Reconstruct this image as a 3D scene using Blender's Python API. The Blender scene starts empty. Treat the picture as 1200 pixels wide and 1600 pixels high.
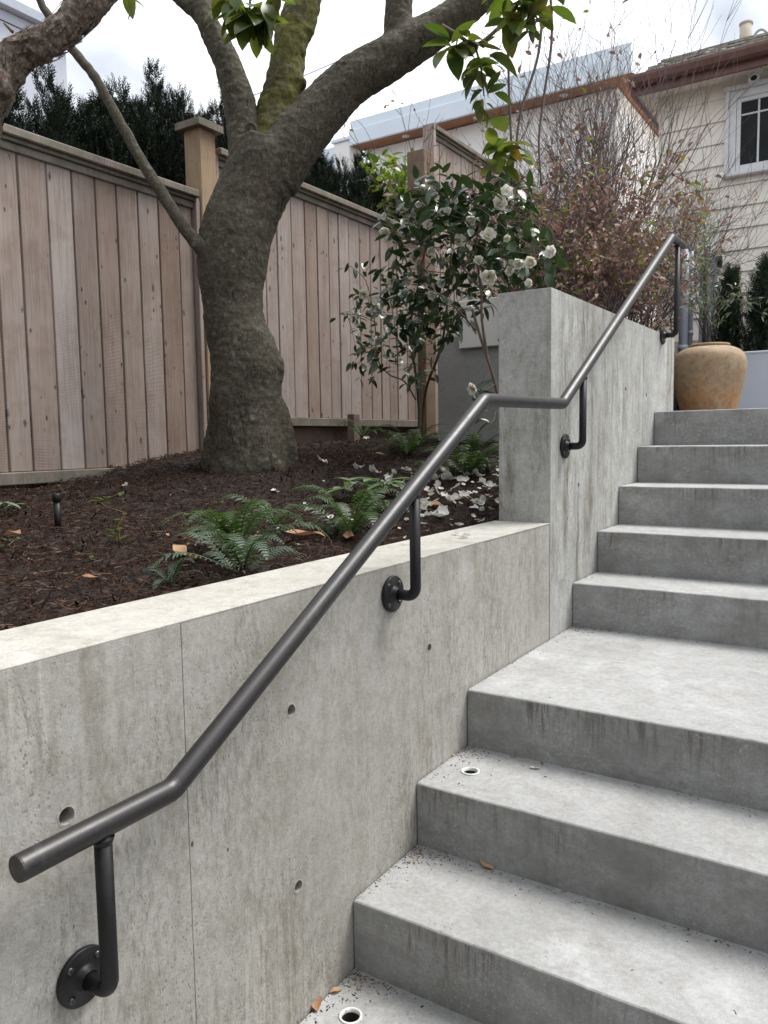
import bpy, bmesh, math, random
import numpy as np
from mathutils import Vector, Matrix, noise as mnoise
random.seed(7); RNG = np.random.default_rng(7)
S = bpy.context.scene
COL = S.collection
R = math.radians

# ------------------------------------------------------------ camera
CAM = np.array([1.0269, -1.4193, 1.2433]); FPX = 1229.3
YAW, PITCH, ROLL = 0.5762, -0.0928, -0.0150
def _axes():
    cy, sy = math.cos(YAW), math.sin(YAW)
    f = np.array([-sy*math.cos(PITCH), cy*math.cos(PITCH), math.sin(PITCH)])
    r0 = np.array([cy, sy, 0.0]); u0 = np.cross(r0, f)
    r = r0*math.cos(ROLL)+u0*math.sin(ROLL); u = -r0*math.sin(ROLL)+u0*math.cos(ROLL)
    return r, u, f
CR, CU, CF = _axes()
cd = bpy.data.cameras.new('camera'); cam = bpy.data.objects.new('camera', cd); COL.objects.link(cam)
cd.sensor_fit = 'HORIZONTAL'; cd.sensor_width = 36.0; cd.lens = 36.0*FPX/1200.0
cd.clip_start = 0.02; cd.clip_end = 600
Mc = Matrix.Identity(4)
for i in range(3):
    Mc[i][0] = CR[i]; Mc[i][1] = CU[i]; Mc[i][2] = -CF[i]; Mc[i][3] = CAM[i]
cam.matrix_world = Mc
S.camera = cam

# ------------------------------------------------------------ world, sun, exposure
SUN = Vector((0.30, 0.36, 0.885)).normalized()
W = bpy.data.worlds.new("World"); S.world = W; W.use_nodes = True
nt = W.node_tree; nt.nodes.clear()
def wn(t): return nt.nodes.new(t)
out = wn('ShaderNodeOutputWorld'); bg = wn('ShaderNodeBackground'); bg.inputs['Strength'].default_value = 0.078
sky = wn('ShaderNodeTexSky'); sky.sky_type = 'NISHITA'; sky.sun_disc = False
sky.sun_elevation = math.asin(SUN.z); sky.sun_rotation = math.atan2(SUN.x, SUN.y)
tc = wn('ShaderNodeTexCoord'); mp = wn('ShaderNodeMapping'); mp.inputs['Scale'].default_value = (1, 1, 2.2)
n1 = wn('ShaderNodeTexNoise'); n1.inputs['Scale'].default_value = 2.6; n1.inputs['Detail'].default_value = 6; n1.inputs['Distortion'].default_value = .5
cr = wn('ShaderNodeValToRGB')
cr.color_ramp.elements[0].position = .34; cr.color_ramp.elements[0].color = (5.0, 5.45, 6.3, 1)
cr.color_ramp.elements[1].position = .60; cr.color_ramp.elements[1].color = (12.6, 12.7, 12.8, 1)
mr = wn('ShaderNodeMix'); mr.data_type = 'RGBA'; mr.inputs['Factor'].default_value = 0.9
nt.links.new(tc.outputs['Generated'], mp.inputs['Vector']); nt.links.new(mp.outputs[0], n1.inputs['Vector'])
nt.links.new(n1.outputs['Fac'], cr.inputs[0]); nt.links.new(sky.outputs[0], mr.inputs[6]); nt.links.new(cr.outputs[0], mr.inputs[7])
nt.links.new(mr.outputs[2], bg.inputs['Color']); nt.links.new(bg.outputs[0], out.inputs['Surface'])
sd = bpy.data.lights.new('sun', 'SUN'); sd.energy = 2.6; sd.angle = R(30); sd.color = (1, .97, .93)
sun = bpy.data.objects.new('sun', sd); COL.objects.link(sun); sun.location = (3, 4, 9)
sun.rotation_euler = SUN.to_track_quat('Z', 'Y').to_euler()
S.view_settings.view_transform = 'Standard'; S.view_settings.look = 'None'
S.view_settings.exposure = 0.82; S.view_settings.gamma = 1.0; S.view_settings.use_curve_mapping = False
S.cycles.max_bounces = 8; S.cycles.transparent_max_bounces = 12

# ------------------------------------------------------------ places: points on a plane seen along a line of sight (1200x1600)
def ray(px, py): return CF+CR*(px-600)/FPX-CU*(py-800)/FPX
def onx(px, py, x): d = ray(px, py); return CAM+d*(x-CAM[0])/d[0]
def ony(px, py, y): d = ray(px, py); return CAM+d*(y-CAM[1])/d[1]
def ond(px, py, D): return CAM+ray(px, py)*D
def zm(x, y):                                                # height of the planting bed
    t = min(max((-x-.2)/2.3, 0), 1); t = t*t*(3-2*t)*.5+t*.5
    near = .885+.13*max(0., y-1.0); far = float(np.interp(y, (-1.5, .7, 2, 3, 4.5), (.93, 1.02, 1.13, 1.215, 1.25)))
    z = near*(1-t)+far*t
    d2 = ((x+1.8)/.5)**2+((y-1.66)/.5)**2
    z += .05*math.exp(-d2)+.05*math.exp(-(((x+2.4)/.25)**2+((y-1.9)/.45)**2))
    return z+.018*mnoise.noise(Vector((x*2.3, y*2.3, 0)))+.013*mnoise.noise(Vector((x*8, y*8, 3)))+.007*mnoise.noise(Vector((x*21, y*21, 3)))
def onbed(px, py):
    d = ray(px, py); t = .8
    while t < 9:
        p = CAM+d*t
        if p[2] <= zm(p[0], p[1]): return Vector((p[0], p[1], zm(p[0], p[1])))
        t += .01
    return Vector((-2, 3, 1.25))

# ------------------------------------------------------------ node material helper
def new_mat(name):
    m = bpy.data.materials.new(name); m.use_nodes = True
    t = m.node_tree; t.nodes.clear()
    o = t.nodes.new('ShaderNodeOutputMaterial'); b = t.nodes.new('ShaderNodeBsdfPrincipled')
    t.links.new(b.outputs[0], o.inputs[0])
    return m, N(t), b
class N:
    def __init__(s, t): s.t = t
    def n(s, kind, **kw):
        x = s.t.nodes.new(kind)
        for k, v in kw.items(): setattr(x, k, v)
        return x
    def l(s, a, b): s.t.links.new(a, b)
    def pos(s, scale=(1, 1, 1), rand=0.0, src='Position'):
        if src == 'Position': g = s.n('ShaderNodeNewGeometry').outputs['Position']
        else: g = s.n('ShaderNodeTexCoord').outputs[src]
        m = s.n('ShaderNodeMapping'); m.inputs['Scale'].default_value = scale; s.l(g, m.inputs['Vector'])
        if rand:
            oi = s.n('ShaderNodeObjectInfo'); mu = s.n('ShaderNodeMath', operation='MULTIPLY'); mu.inputs[1].default_value = rand
            s.l(oi.outputs['Random'], mu.inputs[0]); s.l(mu.outputs[0], m.inputs['Location'])
        return m.outputs[0]
    def noise(s, vec, scale, detail=4, rough=.55, dist=0):
        x = s.n('ShaderNodeTexNoise'); x.inputs['Scale'].default_value = scale; x.inputs['Detail'].default_value = detail
        x.inputs['Roughness'].default_value = rough; x.inputs['Distortion'].default_value = dist; s.l(vec, x.inputs['Vector']); return x.outputs['Fac']
    def vor(s, vec, scale, out='Distance', feature='F1', rnd=1.0):
        x = s.n('ShaderNodeTexVoronoi', feature=feature); x.inputs['Scale'].default_value = scale
        x.inputs['Randomness'].default_value = rnd; s.l(vec, x.inputs['Vector']); return x.outputs[out]
    def ramp(s, fac, stops):
        x = s.n('ShaderNodeValToRGB'); e = x.color_ramp.elements
        while len(e) < len(stops): e.new(.5)
        for i, (p, c) in enumerate(stops):
            e[i].position = p; e[i].color = (c[0], c[1], c[2], 1) if hasattr(c, '__len__') else (c, c, c, 1)
        s.l(fac, x.inputs[0]); return x.outputs[0]
    def mix(s, fac, a, b, mode='MIX'):
        x = s.n('ShaderNodeMix', data_type='RGBA', blend_type=mode)
        for sock, v in ((x.inputs[0], fac), (x.inputs[6], a), (x.inputs[7], b)):
            if hasattr(v, 'is_linked') or hasattr(v, 'links'): s.l(v, sock)
            elif hasattr(v, '__len__'): sock.default_value = (v[0], v[1], v[2], 1)
            elif sock.type == 'RGBA': sock.default_value = (v, v, v, 1)
            else: sock.default_value = v
        return x.outputs[2]
    def math(s, op, a, b=None):
        x = s.n('ShaderNodeMath', operation=op)
        for i, v in enumerate((a, b)):
            if v is None: continue
            if hasattr(v, 'links'): s.l(v, x.inputs[i])
            else: x.inputs[i].default_value = v
        return x.outputs[0]
    def rng(s, v, a, b, c=0., d=1.):
        x = s.n('ShaderNodeMapRange'); s.l(v, x.inputs[0])
        for i, q in enumerate((a, b, c, d)): x.inputs[i+1].default_value = q
        return x.outputs[0]
    def bump(s, h, strength, dist, b, prev=None):
        x = s.n('ShaderNodeBump'); x.inputs['Strength'].default_value = strength; x.inputs['Distance'].default_value = dist
        s.l(h, x.inputs['Height'])
        if prev is not None: s.l(prev, x.inputs['Normal'])
        s.l(x.outputs[0], b.inputs['Normal']); return x.outputs[0]
    def island(s): return s.n('ShaderNodeNewGeometry').outputs['Random Per Island']
    def orand(s): return s.n('ShaderNodeObjectInfo').outputs['Random']
    def xyz(s, v): x = s.n('ShaderNodeSeparateXYZ'); s.l(v, x.inputs[0]); return x.outputs

def concrete(name, c_lo, c_hi, stain=(.17, .155, .12), streak=.5, pits=.55, white=.35, blotch=.55, flat=False, rust=0.):
    m, n, b = new_mat(name)
    p = n.pos()
    nz = n.n('ShaderNodeTexNoise'); nz.inputs['Scale'].default_value = 7; nz.inputs['Detail'].default_value = 3; n.l(p, nz.inputs['Vector'])
    wob = n.n('ShaderNodeVectorMath', operation='MULTIPLY_ADD'); n.l(nz.outputs['Color'], wob.inputs[0]); wob.inputs[1].default_value = (.05, .05, .05); n.l(p, wob.inputs[2]); wp_ = wob.outputs[0]
    def sc(v, s3):
        x = n.n('ShaderNodeMapping'); x.inputs['Scale'].default_value = s3; n.l(v, x.inputs[0]); return x.outputs[0]
    pv = sc(wp_, (13, 13, 1.1)); pv2 = sc(p, (46, 46, 1.4))
    big = n.noise(wp_, 1.5, 8, .64, .5)
    col = n.ramp(big, [(.30, c_lo), (.52, tuple((x+y)/2 for x, y in zip(c_lo, c_hi))), (.70, c_hi)])
    mid = n.noise(wp_, 6.0, 8, .7, .5)
    col = n.mix(n.rng(mid, .45, .66, 0, blotch), col, stain)
    sm_ = n.noise(wp_, 17, 6, .72, .3)
    col = n.mix(n.rng(sm_, .46, .64, 0, blotch), col, n.mix(1, col, (.66, .63, .56), 'MULTIPLY'))
    col = n.mix(n.rng(n.noise(wp_, 3.1, 7, .68), .50, .64, 0, .6), col, n.mix(1, col, (1.20, 1.21, 1.24), 'MULTIPLY'))
    if not flat:
        st = n.noise(pv, 1.4, 6, .7)
        gate = n.rng(n.noise(sc(p, (1, 1, .6)), 2.4, 5, .6), .40, .58)
        col = n.mix(n.math('MULTIPLY', n.rng(st, .48, .66, 0, streak), gate), col, (stain[0]*.62, stain[1]*.58, stain[2]*.50))
        s2 = n.noise(pv2, 1.3, 3, .5)
        col = n.mix(n.math('MULTIPLY', n.rng(s2, .55, .64, 0, white), n.rng(n.noise(p, 1.7, 4), .46, .60)), col, (.58, .57, .52))
        rs_ = n.math('MULTIPLY', n.rng(n.noise(pv, 1.1, 5, .65), .56, .70), n.rng(n.noise(p, .9, 3), .50, .60))
        col = n.mix(n.math('MULTIPLY', rs_, .32), col, (.20, .13, .095))
    if not flat:                                            # short vertical dashes left by the form boards
        ds = n.noise(sc(wp_, (95, 95, 22)), 1., 5, .72); dg_ = n.rng(n.noise(sc(wp_, (1.6, 1.6, .9)), 2.6, 6, .68), .42, .60)
        col = n.mix(n.math('MULTIPLY', n.rng(ds, .50, .64, 0, .6), dg_), col, (stain[0]*.62, stain[1]*.60, stain[2]*.55))
        col = n.mix(n.math('MULTIPLY', n.rng(ds, .46, .34, 0, .4), dg_), col, (.56, .55, .51))
    fine = n.noise(p, 70, 5, .75)
    col = n.mix(n.rng(fine, .36, .70, 0, .55), col, n.mix(1, col, (.60, .58, .54), 'MULTIPLY'))
    grit = n.noise(p, 300, 3, .7)
    col = n.mix(n.rng(grit, .45, .72, 0, .30), col, n.mix(1, col, (1.35, 1.35, 1.32), 'MULTIPLY'))
    col = n.mix(n.rng(grit, .52, .30, 0, .40), col, n.mix(1, col, (.55, .53, .50), 'MULTIPLY'))
    fl = n.vor(sc(wp_, (135, 135, 75) if not flat else (55, 55, 55)), 1.)
    fm = n.math('MULTIPLY', n.rng(fl, .30, .12), n.rng(n.noise(sc(wp_, (4.0, 4.0, 1.3)), 1.6, 6, .7), .50, .64))
    col = n.mix(n.math('MULTIPLY', fm, pits), col, (.075, .07, .06))
    hole = n.vor(sc(wp_, (17, 17, 10)), 1.); hm = n.math('MULTIPLY', n.rng(hole, .075, .045), n.rng(n.noise(p, 3.1, 2), .54, .57))
    col = n.mix(n.math('MULTIPLY', hm, .85 if not flat else .2), col, (.05, .047, .042))
    if rust:
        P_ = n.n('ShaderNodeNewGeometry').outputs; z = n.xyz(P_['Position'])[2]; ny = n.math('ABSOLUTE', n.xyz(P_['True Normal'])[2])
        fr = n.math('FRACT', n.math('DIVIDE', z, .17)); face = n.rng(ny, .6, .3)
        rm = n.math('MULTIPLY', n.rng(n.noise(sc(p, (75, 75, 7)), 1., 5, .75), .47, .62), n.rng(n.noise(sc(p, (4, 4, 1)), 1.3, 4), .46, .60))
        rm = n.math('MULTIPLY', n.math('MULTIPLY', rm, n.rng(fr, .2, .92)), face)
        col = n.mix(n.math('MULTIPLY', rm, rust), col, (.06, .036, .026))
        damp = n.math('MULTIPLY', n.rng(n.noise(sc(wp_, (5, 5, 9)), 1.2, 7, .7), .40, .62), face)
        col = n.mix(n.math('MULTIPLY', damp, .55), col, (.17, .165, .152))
        lime = n.math('MULTIPLY', n.rng(n.noise(wp_, 4.2, 8, .74), .56, .68), n.rng(ny, .3, .8))
        col = n.mix(n.math('MULTIPLY', lime, .38), col, (.56, .575, .58))
        soil_ = n.math('MULTIPLY', n.rng(n.noise(p, 3.3, 8, .76, .6), .58, .70), n.rng(ny, .3, .8))
        col = n.mix(n.math('MULTIPLY', soil_, .4), col, (.20, .19, .17))
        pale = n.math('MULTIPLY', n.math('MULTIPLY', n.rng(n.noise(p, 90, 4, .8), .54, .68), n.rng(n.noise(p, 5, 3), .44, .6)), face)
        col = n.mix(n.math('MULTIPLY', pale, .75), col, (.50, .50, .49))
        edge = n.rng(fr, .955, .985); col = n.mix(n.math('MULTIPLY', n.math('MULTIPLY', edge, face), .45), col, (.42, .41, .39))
    oi = n.rng(n.orand(), 0, 1, .94, 1.05)
    mu = n.n('ShaderNodeVectorMath', operation='SCALE'); n.l(col, mu.inputs[0]); n.l(oi, mu.inputs['Scale'])
    n.l(mu.outputs[0], b.inputs['Base Color'])
    n.l(n.rng(mid, .3, .7, .68, .9), b.inputs['Roughness']); b.inputs['Specular IOR Level'].default_value = .35
    n.bump(n.math('SUBTRACT', n.math('ADD', n.math('MULTIPLY', fine, .5), n.math('MULTIPLY', sm_, .6)), n.math('ADD', n.math('MULTIPLY', hm, 1.6), n.math('MULTIPLY', fm, .5))), .4, .005, b)
    return m

def wood(name, tones, grain=.55, knots=True, saw=.35, moss=None, rough=.8):
    m, n, b = new_mat(name)
    v = n.pos((1, 1, 1), 37.0, 'Object')
    w = n.n('ShaderNodeMapping'); w.inputs['Scale'].default_value = (22, 22, 1.0); n.l(v, w.inputs[0]); gv = w.outputs[0]
    w2 = n.n('ShaderNodeMapping'); w2.inputs['Scale'].default_value = (110, 110, 2.5); n.l(v, w2.inputs[0])
    tone = n.ramp(n.orand(), [(i/(len(tones)-1), t) for i, t in enumerate(tones)])
    g = n.noise(gv, 1.0, 5, .6, 1.6); g2 = n.noise(w2.outputs[0], 1., 4, .65)
    ring = n.math('FRACT', n.math('MULTIPLY', g, 5.0))
    col = n.mix(n.rng(ring, .35, 1., 0, grain*.85), tone, n.mix(1, tone, (.52, .44, .40), 'MULTIPLY'))
    col = n.mix(n.rng(g2, .42, .7, 0, grain), col, n.mix(1, tone, (.50, .45, .43), 'MULTIPLY'))
    pt = n.noise(v, 2.4, 5, .6)
    col = n.mix(n.rng(pt, .42, .7, 0, .55), col, n.mix(1, tone, (1.2, 1.22, 1.26), 'MULTIPLY'))
    p2 = n.noise(v, 5.5, 5, .65, .6)
    col = n.mix(n.rng(p2, .5, .74, 0, .5), col, n.mix(1, tone, (.62, .52, .46), 'MULTIPLY'))
    h = n.math('ADD', n.math('MULTIPLY', g2, .7), n.math('MULTIPLY', ring, .25))
    if saw:
        wv = n.n('ShaderNodeTexWave', wave_type='BANDS', bands_direction='Z'); wv.inputs['Scale'].default_value = 42; wv.inputs['Distortion'].default_value = 1.2
        wv.inputs['Detail'].default_value = 2; n.l(v, wv.inputs['Vector'])
        sm = n.math('MULTIPLY', wv.outputs['Fac'], n.rng(n.noise(v, 1.3, 2), .48, .6))
        h = n.math('ADD', h, n.math('MULTIPLY', sm, saw)); col = n.mix(n.math('MULTIPLY', sm, .16), col, n.mix(1, tone, (.6, .56, .54), 'MULTIPLY'))
    if knots:
        w3 = n.n('ShaderNodeMapping'); w3.inputs['Scale'].default_value = (10, 10, 4.6); n.l(v, w3.inputs[0])
        k = n.vor(w3.outputs[0], 1.0); km = n.rng(n.math('ADD', k, n.math('MULTIPLY', n.noise(v, 60, 3), .12)), .185, .11)
        col = n.mix(n.math('MULTIPLY', km, .8), col, (.07, .045, .035)); h = n.math('SUBTRACT', h, n.math('MULTIPLY', km, .3))
    if knots:
        w4 = n.n('ShaderNodeMapping'); w4.inputs['Scale'].default_value = (24, 24, 11); w4.inputs['Location'].default_value = (3, 1, 7); n.l(v, w4.inputs[0])
        k2 = n.math('MULTIPLY', n.rng(n.vor(w4.outputs[0], 1.0), .17, .10), n.rng(n.noise(v, 3.1, 2), .50, .56)); col = n.mix(n.math('MULTIPLY', k2, .85), col, (.05, .035, .028))
        wr = n.noise(n.pos((1, 6, .8)), 1.6, 5, .65); col = n.mix(n.rng(wr, .52, .70, 0, .5), col, n.mix(1, tone, (.66, .58, .52), 'MULTIPLY'))
    if moss is not None:
        mm = n.rng(n.noise(n.pos(), 7, 5, .7), .40, .62, 0, .75)
        col = n.mix(mm, col, moss)
    n.l(col, b.inputs['Base Color']); b.inputs['Roughness'].default_value = rough; b.inputs['Specular IOR Level'].default_value = .3
    n.bump(h, .55, .004, b)
    return m

def plain(name, col, rough=.6, metal=0., var=.12, scale=14., bump=.1, spec=.5, coat=0., dirt=None):
    m, n, b = new_mat(name); p = n.pos()
    a = n.noise(p, scale, 6, .62)
    c = n.mix(n.rng(a, .3, .7), tuple(x*(1-var) for x in col), tuple(min(1, x*(1+var)) for x in col))
    if dirt: c = n.mix(n.rng(n.noise(p, scale*.35, 7, .68, .5), .5, .72, 0, .8), c, dirt)
    n.l(c, b.inputs['Base Color']); n.l(n.rng(a, .2, .8, rough*.88, min(1, rough*1.12)), b.inputs['Roughness'])
    b.inputs['Metallic'].default_value = metal; b.inputs['Specular IOR Level'].default_value = spec; b.inputs['Coat Weight'].default_value = coat
    if bump: n.bump(n.noise(p, scale*5, 4, .6), bump, .004, b)
    return m

def leafmat(name, cols, rough=.35, trans=.25, spec=.5, island=False, tint=(1.5, 1.6, .7)):
    m, n, b = new_mat(name)
    r = n.island() if island else n.orand()
    c = n.ramp(r, [(i/(len(cols)-1), t) for i, t in enumerate(cols)])
    a = n.noise(n.pos(), 60, 3)
    c = n.mix(n.rng(a, .35, .7, 0, .35), c, n.mix(1, c, (.62, .66, .55), 'MULTIPLY'))
    n.l(c, b.inputs['Base Color']); b.inputs['Roughness'].default_value = rough; b.inputs['Specular IOR Level'].default_value = spec
    if trans:
        tr = n.n('ShaderNodeBsdfTranslucent'); n.l(n.mix(1, c, tint, 'MULTIPLY'), tr.inputs['Color'])
        ms = n.n('ShaderNodeMixShader'); ms.inputs[0].default_value = trans
        n.l(b.outputs[0], ms.inputs[1]); n.l(tr.outputs[0], ms.inputs[2])
        o = [x for x in n.t.nodes if x.type == 'OUTPUT_MATERIAL'][0]; n.l(ms.outputs[0], o.inputs[0])
    return m

def bark(name, lo, hi, lichen=(.22, .23, .19), moss=None, mossamt=0., shaggy=False):
    m, n, b = new_mat(name)
    p = n.pos(); pz = n.pos((9, 9, 20)) if not shaggy else n.pos((38, 38, 9))
    a = n.noise(p, 4.5, 8, .68, .4); w = n.noise(pz, 1., 6, .66, 1.2); f = n.noise(p, 75, 5, .78); g = n.noise(p, 26, 6, .75, .4)
    c = n.ramp(a, [(.3, lo), (.7, hi)])
    c = n.mix(n.rng(w, .46, .66, 0, .35 if not shaggy else .6), c, tuple(x*.42 for x in lo))
    c = n.mix(n.rng(g, .50, .66, 0, .6), c, tuple(min(1, x*1.7) for x in hi))
    c = n.mix(n.rng(f, .40, .60, .65, 0), c, tuple(x*.35 for x in lo))
    c = n.mix(n.rng(f, .56, .70, 0, .6), c, tuple(min(1, x*2.2) for x in hi))
    lk = n.math('MULTIPLY', n.rng(n.vor(p, 85), .30, .14), n.rng(n.noise(p, 7, 5, .7), .48, .62))
    c = n.mix(n.math('MULTIPLY', lk, .7), c, (.27, .27, .23))
    sp = n.vor(p, 19); sm = n.math('MULTIPLY', n.rng(sp, .34, .18), n.rng(n.noise(p, 11, 4, .7), .5, .6))
    c = n.mix(n.math('MULTIPLY', sm, .6), c, lichen)
    rg_ = n.math('ABSOLUTE', n.math('SUBTRACT', n.noise(n.pos((6, 6, 1.6)), 1.5, 6, .62, .8), .5))
    ckm = n.math('MULTIPLY', n.rng(rg_, .012, .004), n.rng(n.noise(p, 3.3, 4, .6), .50, .58))
    c = n.mix(n.math('MULTIPLY', ckm, .9), c, (.012, .010, .008))
    pl = n.vor(n.pos((22, 22, 30)), 1.3, 'Color'); plm = n.math('MULTIPLY', n.rng(n.noise(p, 1.9, 4, .6), .46, .58), .22)
    c = n.mix(plm, c, n.mix(1, c, n.mix(.6, (1, 1, 1), pl), 'MULTIPLY'))
    if moss:
        mm = n.math('MULTIPLY', n.rng(n.noise(p, 9, 7, .74), .38 if mossamt < .9 else .34, .58 if mossamt < .9 else .52), mossamt)
        c = n.mix(mm, c, n.mix(n.rng(n.noise(p, 50, 5, .75), .38, .62), moss, tuple(x*.35 for x in moss)))
    n.l(c, b.inputs['Base Color']); b.inputs['Roughness'].default_value = .86; b.inputs['Specular IOR Level'].default_value = .3
    h = n.math('ADD', n.math('MULTIPLY', w, .5), n.math('ADD', n.math('MULTIPLY', f, .55), n.math('MULTIPLY', g, .9)))
    h = n.math('SUBTRACT', h, n.math('MULTIPLY', ckm, .7))
    n.bump(h, .85, .009 if not shaggy else .024, b)
    return m

MAT = {}
MAT['wall'] = concrete('wall_concrete', (.385, .375, .34), (.485, .478, .452), stain=(.30, .285, .24), streak=.45, pits=.42, white=.45, blotch=.42)
MAT['pier'] = concrete('pier_concrete', (.455, .462, .45), (.555, .562, .55), stain=(.29, .285, .25), streak=.95, pits=.75, white=.35, blotch=.5)
MAT['step'] = concrete('step_concrete', (.315, .32, .322), (.425, .43, .432), stain=(.27, .27, .26), pits=.3, flat=True, blotch=.36, rust=.75)
MAT['suntop_rim'] = concrete('sunlit_top', (.42, .41, .375), (.54, .53, .50), stain=(.36, .35, .30), pits=.1, flat=True, blotch=.5)  # sunlight on the wall top put into a paler colour; also hole rims
MAT['greywall'] = concrete('render_grey', (.44, .445, .45), (.52, .525, .53), stain=(.42, .42, .41), pits=.1, flat=True, blotch=.3)
MAT['paleblue'] = plain('pale_blue_render', (.55, .58, .66), .8, var=.05, scale=5)
MAT['boards'] = wood('weathered_cedar', [(.345, .26, .21), (.43, .37, .335), (.40, .32, .275), (.30, .225, .18), (.47, .41, .375), (.36, .29, .25), (.42, .355, .315)])
MAT['trim'] = wood('weathered_trim', [(.27, .235, .20), (.30, .26, .225)], moss=(.14, .14, .10), saw=0, knots=False)
MAT['post'] = wood('fresh_cedar_post', [(.40, .29, .19), (.42, .31, .20)], saw=0, grain=.4)
MAT['post2'] = wood('shaded_cedar_post', [(.215, .15, .105), (.23, .165, .115)], saw=0, grain=.5)  # darker cedar: shade behind the camellia put into the post's colour
MAT['earthboard'] = plain('damp_board', (.21, .15, .12), .9, var=.3, scale=8, bump=.3)
MAT['rail'] = None
m, n, b = new_mat('bronze_painted_steel'); MAT['rail'] = m
a = n.noise(n.pos(), 160, 3); n.l(n.mix(n.rng(a, .3, .7), (.013, .0112, .0112), (.020, .0175, .0172)), b.inputs['Base Color'])
du = n.math('MULTIPLY', n.rng(n.noise(n.pos(), 38, 6, .75), .54, .70), n.rng(n.noise(n.pos(), 6, 4, .6), .44, .60)); n.l(n.mix(n.math('MULTIPLY', du, .35), n.mix(n.rng(a, .3, .7), (.013, .0112, .0112), (.020, .0175, .0172)), (.11, .10, .095)), b.inputs['Base Color'])
b.inputs['Metallic'].default_value = .12; b.inputs['Coat Weight'].default_value = .16; b.inputs['Coat Roughness'].default_value = .22
n.l(n.rng(n.noise(n.pos(), 30, 4), .3, .7, .40, .50), b.inputs['Roughness']); b.inputs['Specular IOR Level'].default_value = .6
n.bump(n.noise(n.pos(), 420, 2), .06, .001, b)
MAT['bracket'] = plain('black_bracket_paint', (.0095, .009, .010), .45, var=.2, scale=60, bump=.12, spec=.35)
MAT['screw'] = plain('screw_steel', (.10, .10, .10), .35, metal=.8, bump=0)
MAT['pvc'] = plain('sleeve_plastic', (.62, .62, .60), .6, var=.2, scale=70)
MAT['dark'] = plain('dark_parts_bore_shade', (.018, .017, .016), .9)  # near black parts; in the sleeve bores it paints the inner shade
MAT['soil'] = plain('dark_soil', (.017, .0115, .009), .95, var=.5, scale=40, bump=.6)
MAT['ground'] = plain('garden_earth', (.10, .085, .065), .95, var=.35, scale=3, bump=.3)
m, n, b = new_mat('bark_mulch'); MAT['mulch'] = m
c = n.ramp(n.island(), [(0, (.008, .0045, .0034)), (.35, (.019, .010, .0066)), (.7, (.040, .0205, .0130)), (.92, (.074, .040, .026)), (1, (.15, .11, .08))])
n.l(n.mix(n.rng(n.noise(n.pos((1, 1, 1)), 130, 3), .35, .7, 0, .5), c, (.012, .008, .007)), b.inputs['Base Color']); b.inputs['Roughness'].default_value = .85; b.inputs['Specular IOR Level'].default_value = .12
MAT['bark'] = bark('magnolia_bark', (.082, .069, .050), (.138, .119, .092), moss=(.085, .088, .045), mossamt=.4)
MAT['mossbark'] = bark('mossy_bark', (.055, .045, .032), (.10, .085, .06), moss=(.17, .165, .04), mossamt=.95)
MAT['shaggy'] = bark('shaggy_bark', (.23, .17, .135), (.44, .355, .30), moss=(.11, .10, .04), mossamt=.3, shaggy=True)
MAT['twig'] = plain('grey_twig_bark', (.125, .098, .094), .85, var=.3, scale=30)
MAT['stem'] = plain('brown_stem_bark', (.12, .085, .06), .85, var=.35, scale=30)
MAT['camleaf'] = leafmat('camellia_leaf', [(.018, .038, .017), (.030, .060, .026), (.045, .082, .036), (.024, .048, .020)], .22, .16, .7)
MAT['camleaf_i'] = leafmat('camellia_leaf_mass', [(.018, .038, .017), (.030, .058, .025), (.048, .082, .036)], .22, .16, .7, island=True)
MAT['magleaf'] = leafmat('magnolia_leaf', [(.055, .09, .022), (.11, .155, .03), (.07, .09, .035), (.17, .20, .045), (.10, .085, .035)], .28, .40)
MAT['yelleaf'] = leafmat('yellow_leaf', [(.55, .36, .03), (.6, .4, .05)], .4, .4)
MAT['laurel'] = leafmat('laurel_leaf', [(.03, .06, .018), (.20, .27, .03), (.04, .08, .02), (.26, .32, .04)], .3, .4, island=True)
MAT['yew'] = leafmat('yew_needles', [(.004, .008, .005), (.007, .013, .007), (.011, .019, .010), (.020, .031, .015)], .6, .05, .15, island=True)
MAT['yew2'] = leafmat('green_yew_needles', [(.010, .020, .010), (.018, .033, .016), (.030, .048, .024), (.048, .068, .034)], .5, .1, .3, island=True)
MAT['brown'] = leafmat('dry_brown_leaf', [(.18, .10, .088), (.27, .16, .135), (.40, .29, .235), (.14, .088, .085), (.32, .19, .15), (.50, .39, .32)], .7, .22, .2, island=True, tint=(1.2, 1.05, .95))
MAT['fresh'] = leafmat('yellow_green_leaf', [(.12, .17, .02), (.19, .22, .03), (.08, .12, .02), (.26, .2, .03)], .4, .4, island=True)
MAT['olive'] = leafmat('olive_leaf', [(.20, .25, .17), (.27, .32, .23), (.13, .18, .10), (.36, .40, .33)], .5, .15, island=True)
MAT['fern'] = leafmat('fern_green', [(.05, .085, .03), (.065, .11, .04), (.035, .065, .024)], .45, .3)
MAT['fernblue'] = leafmat('fern_blue', [(.075, .115, .07), (.055, .09, .055), (.10, .14, .095)], .5, .2)
MAT['hell'] = leafmat('hellebore_leaf', [(.16, .24, .14), (.22, .30, .19), (.11, .18, .09)], .35, .25)
MAT['petal'] = leafmat('white_petal', [(.80, .79, .72), (.86, .85, .82), (.80, .77, .68)], .5, .3, .3, tint=(1, 1, .97))
MAT['stamen'] = plain('stamen_yellow', (.75, .50, .05), .7)
MAT['tan'] = leafmat('tan_dead_leaf', [(.42, .25, .13), (.52, .34, .19), (.32, .16, .08)], .55, .15, tint=(1.2, 1., .8))
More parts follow.
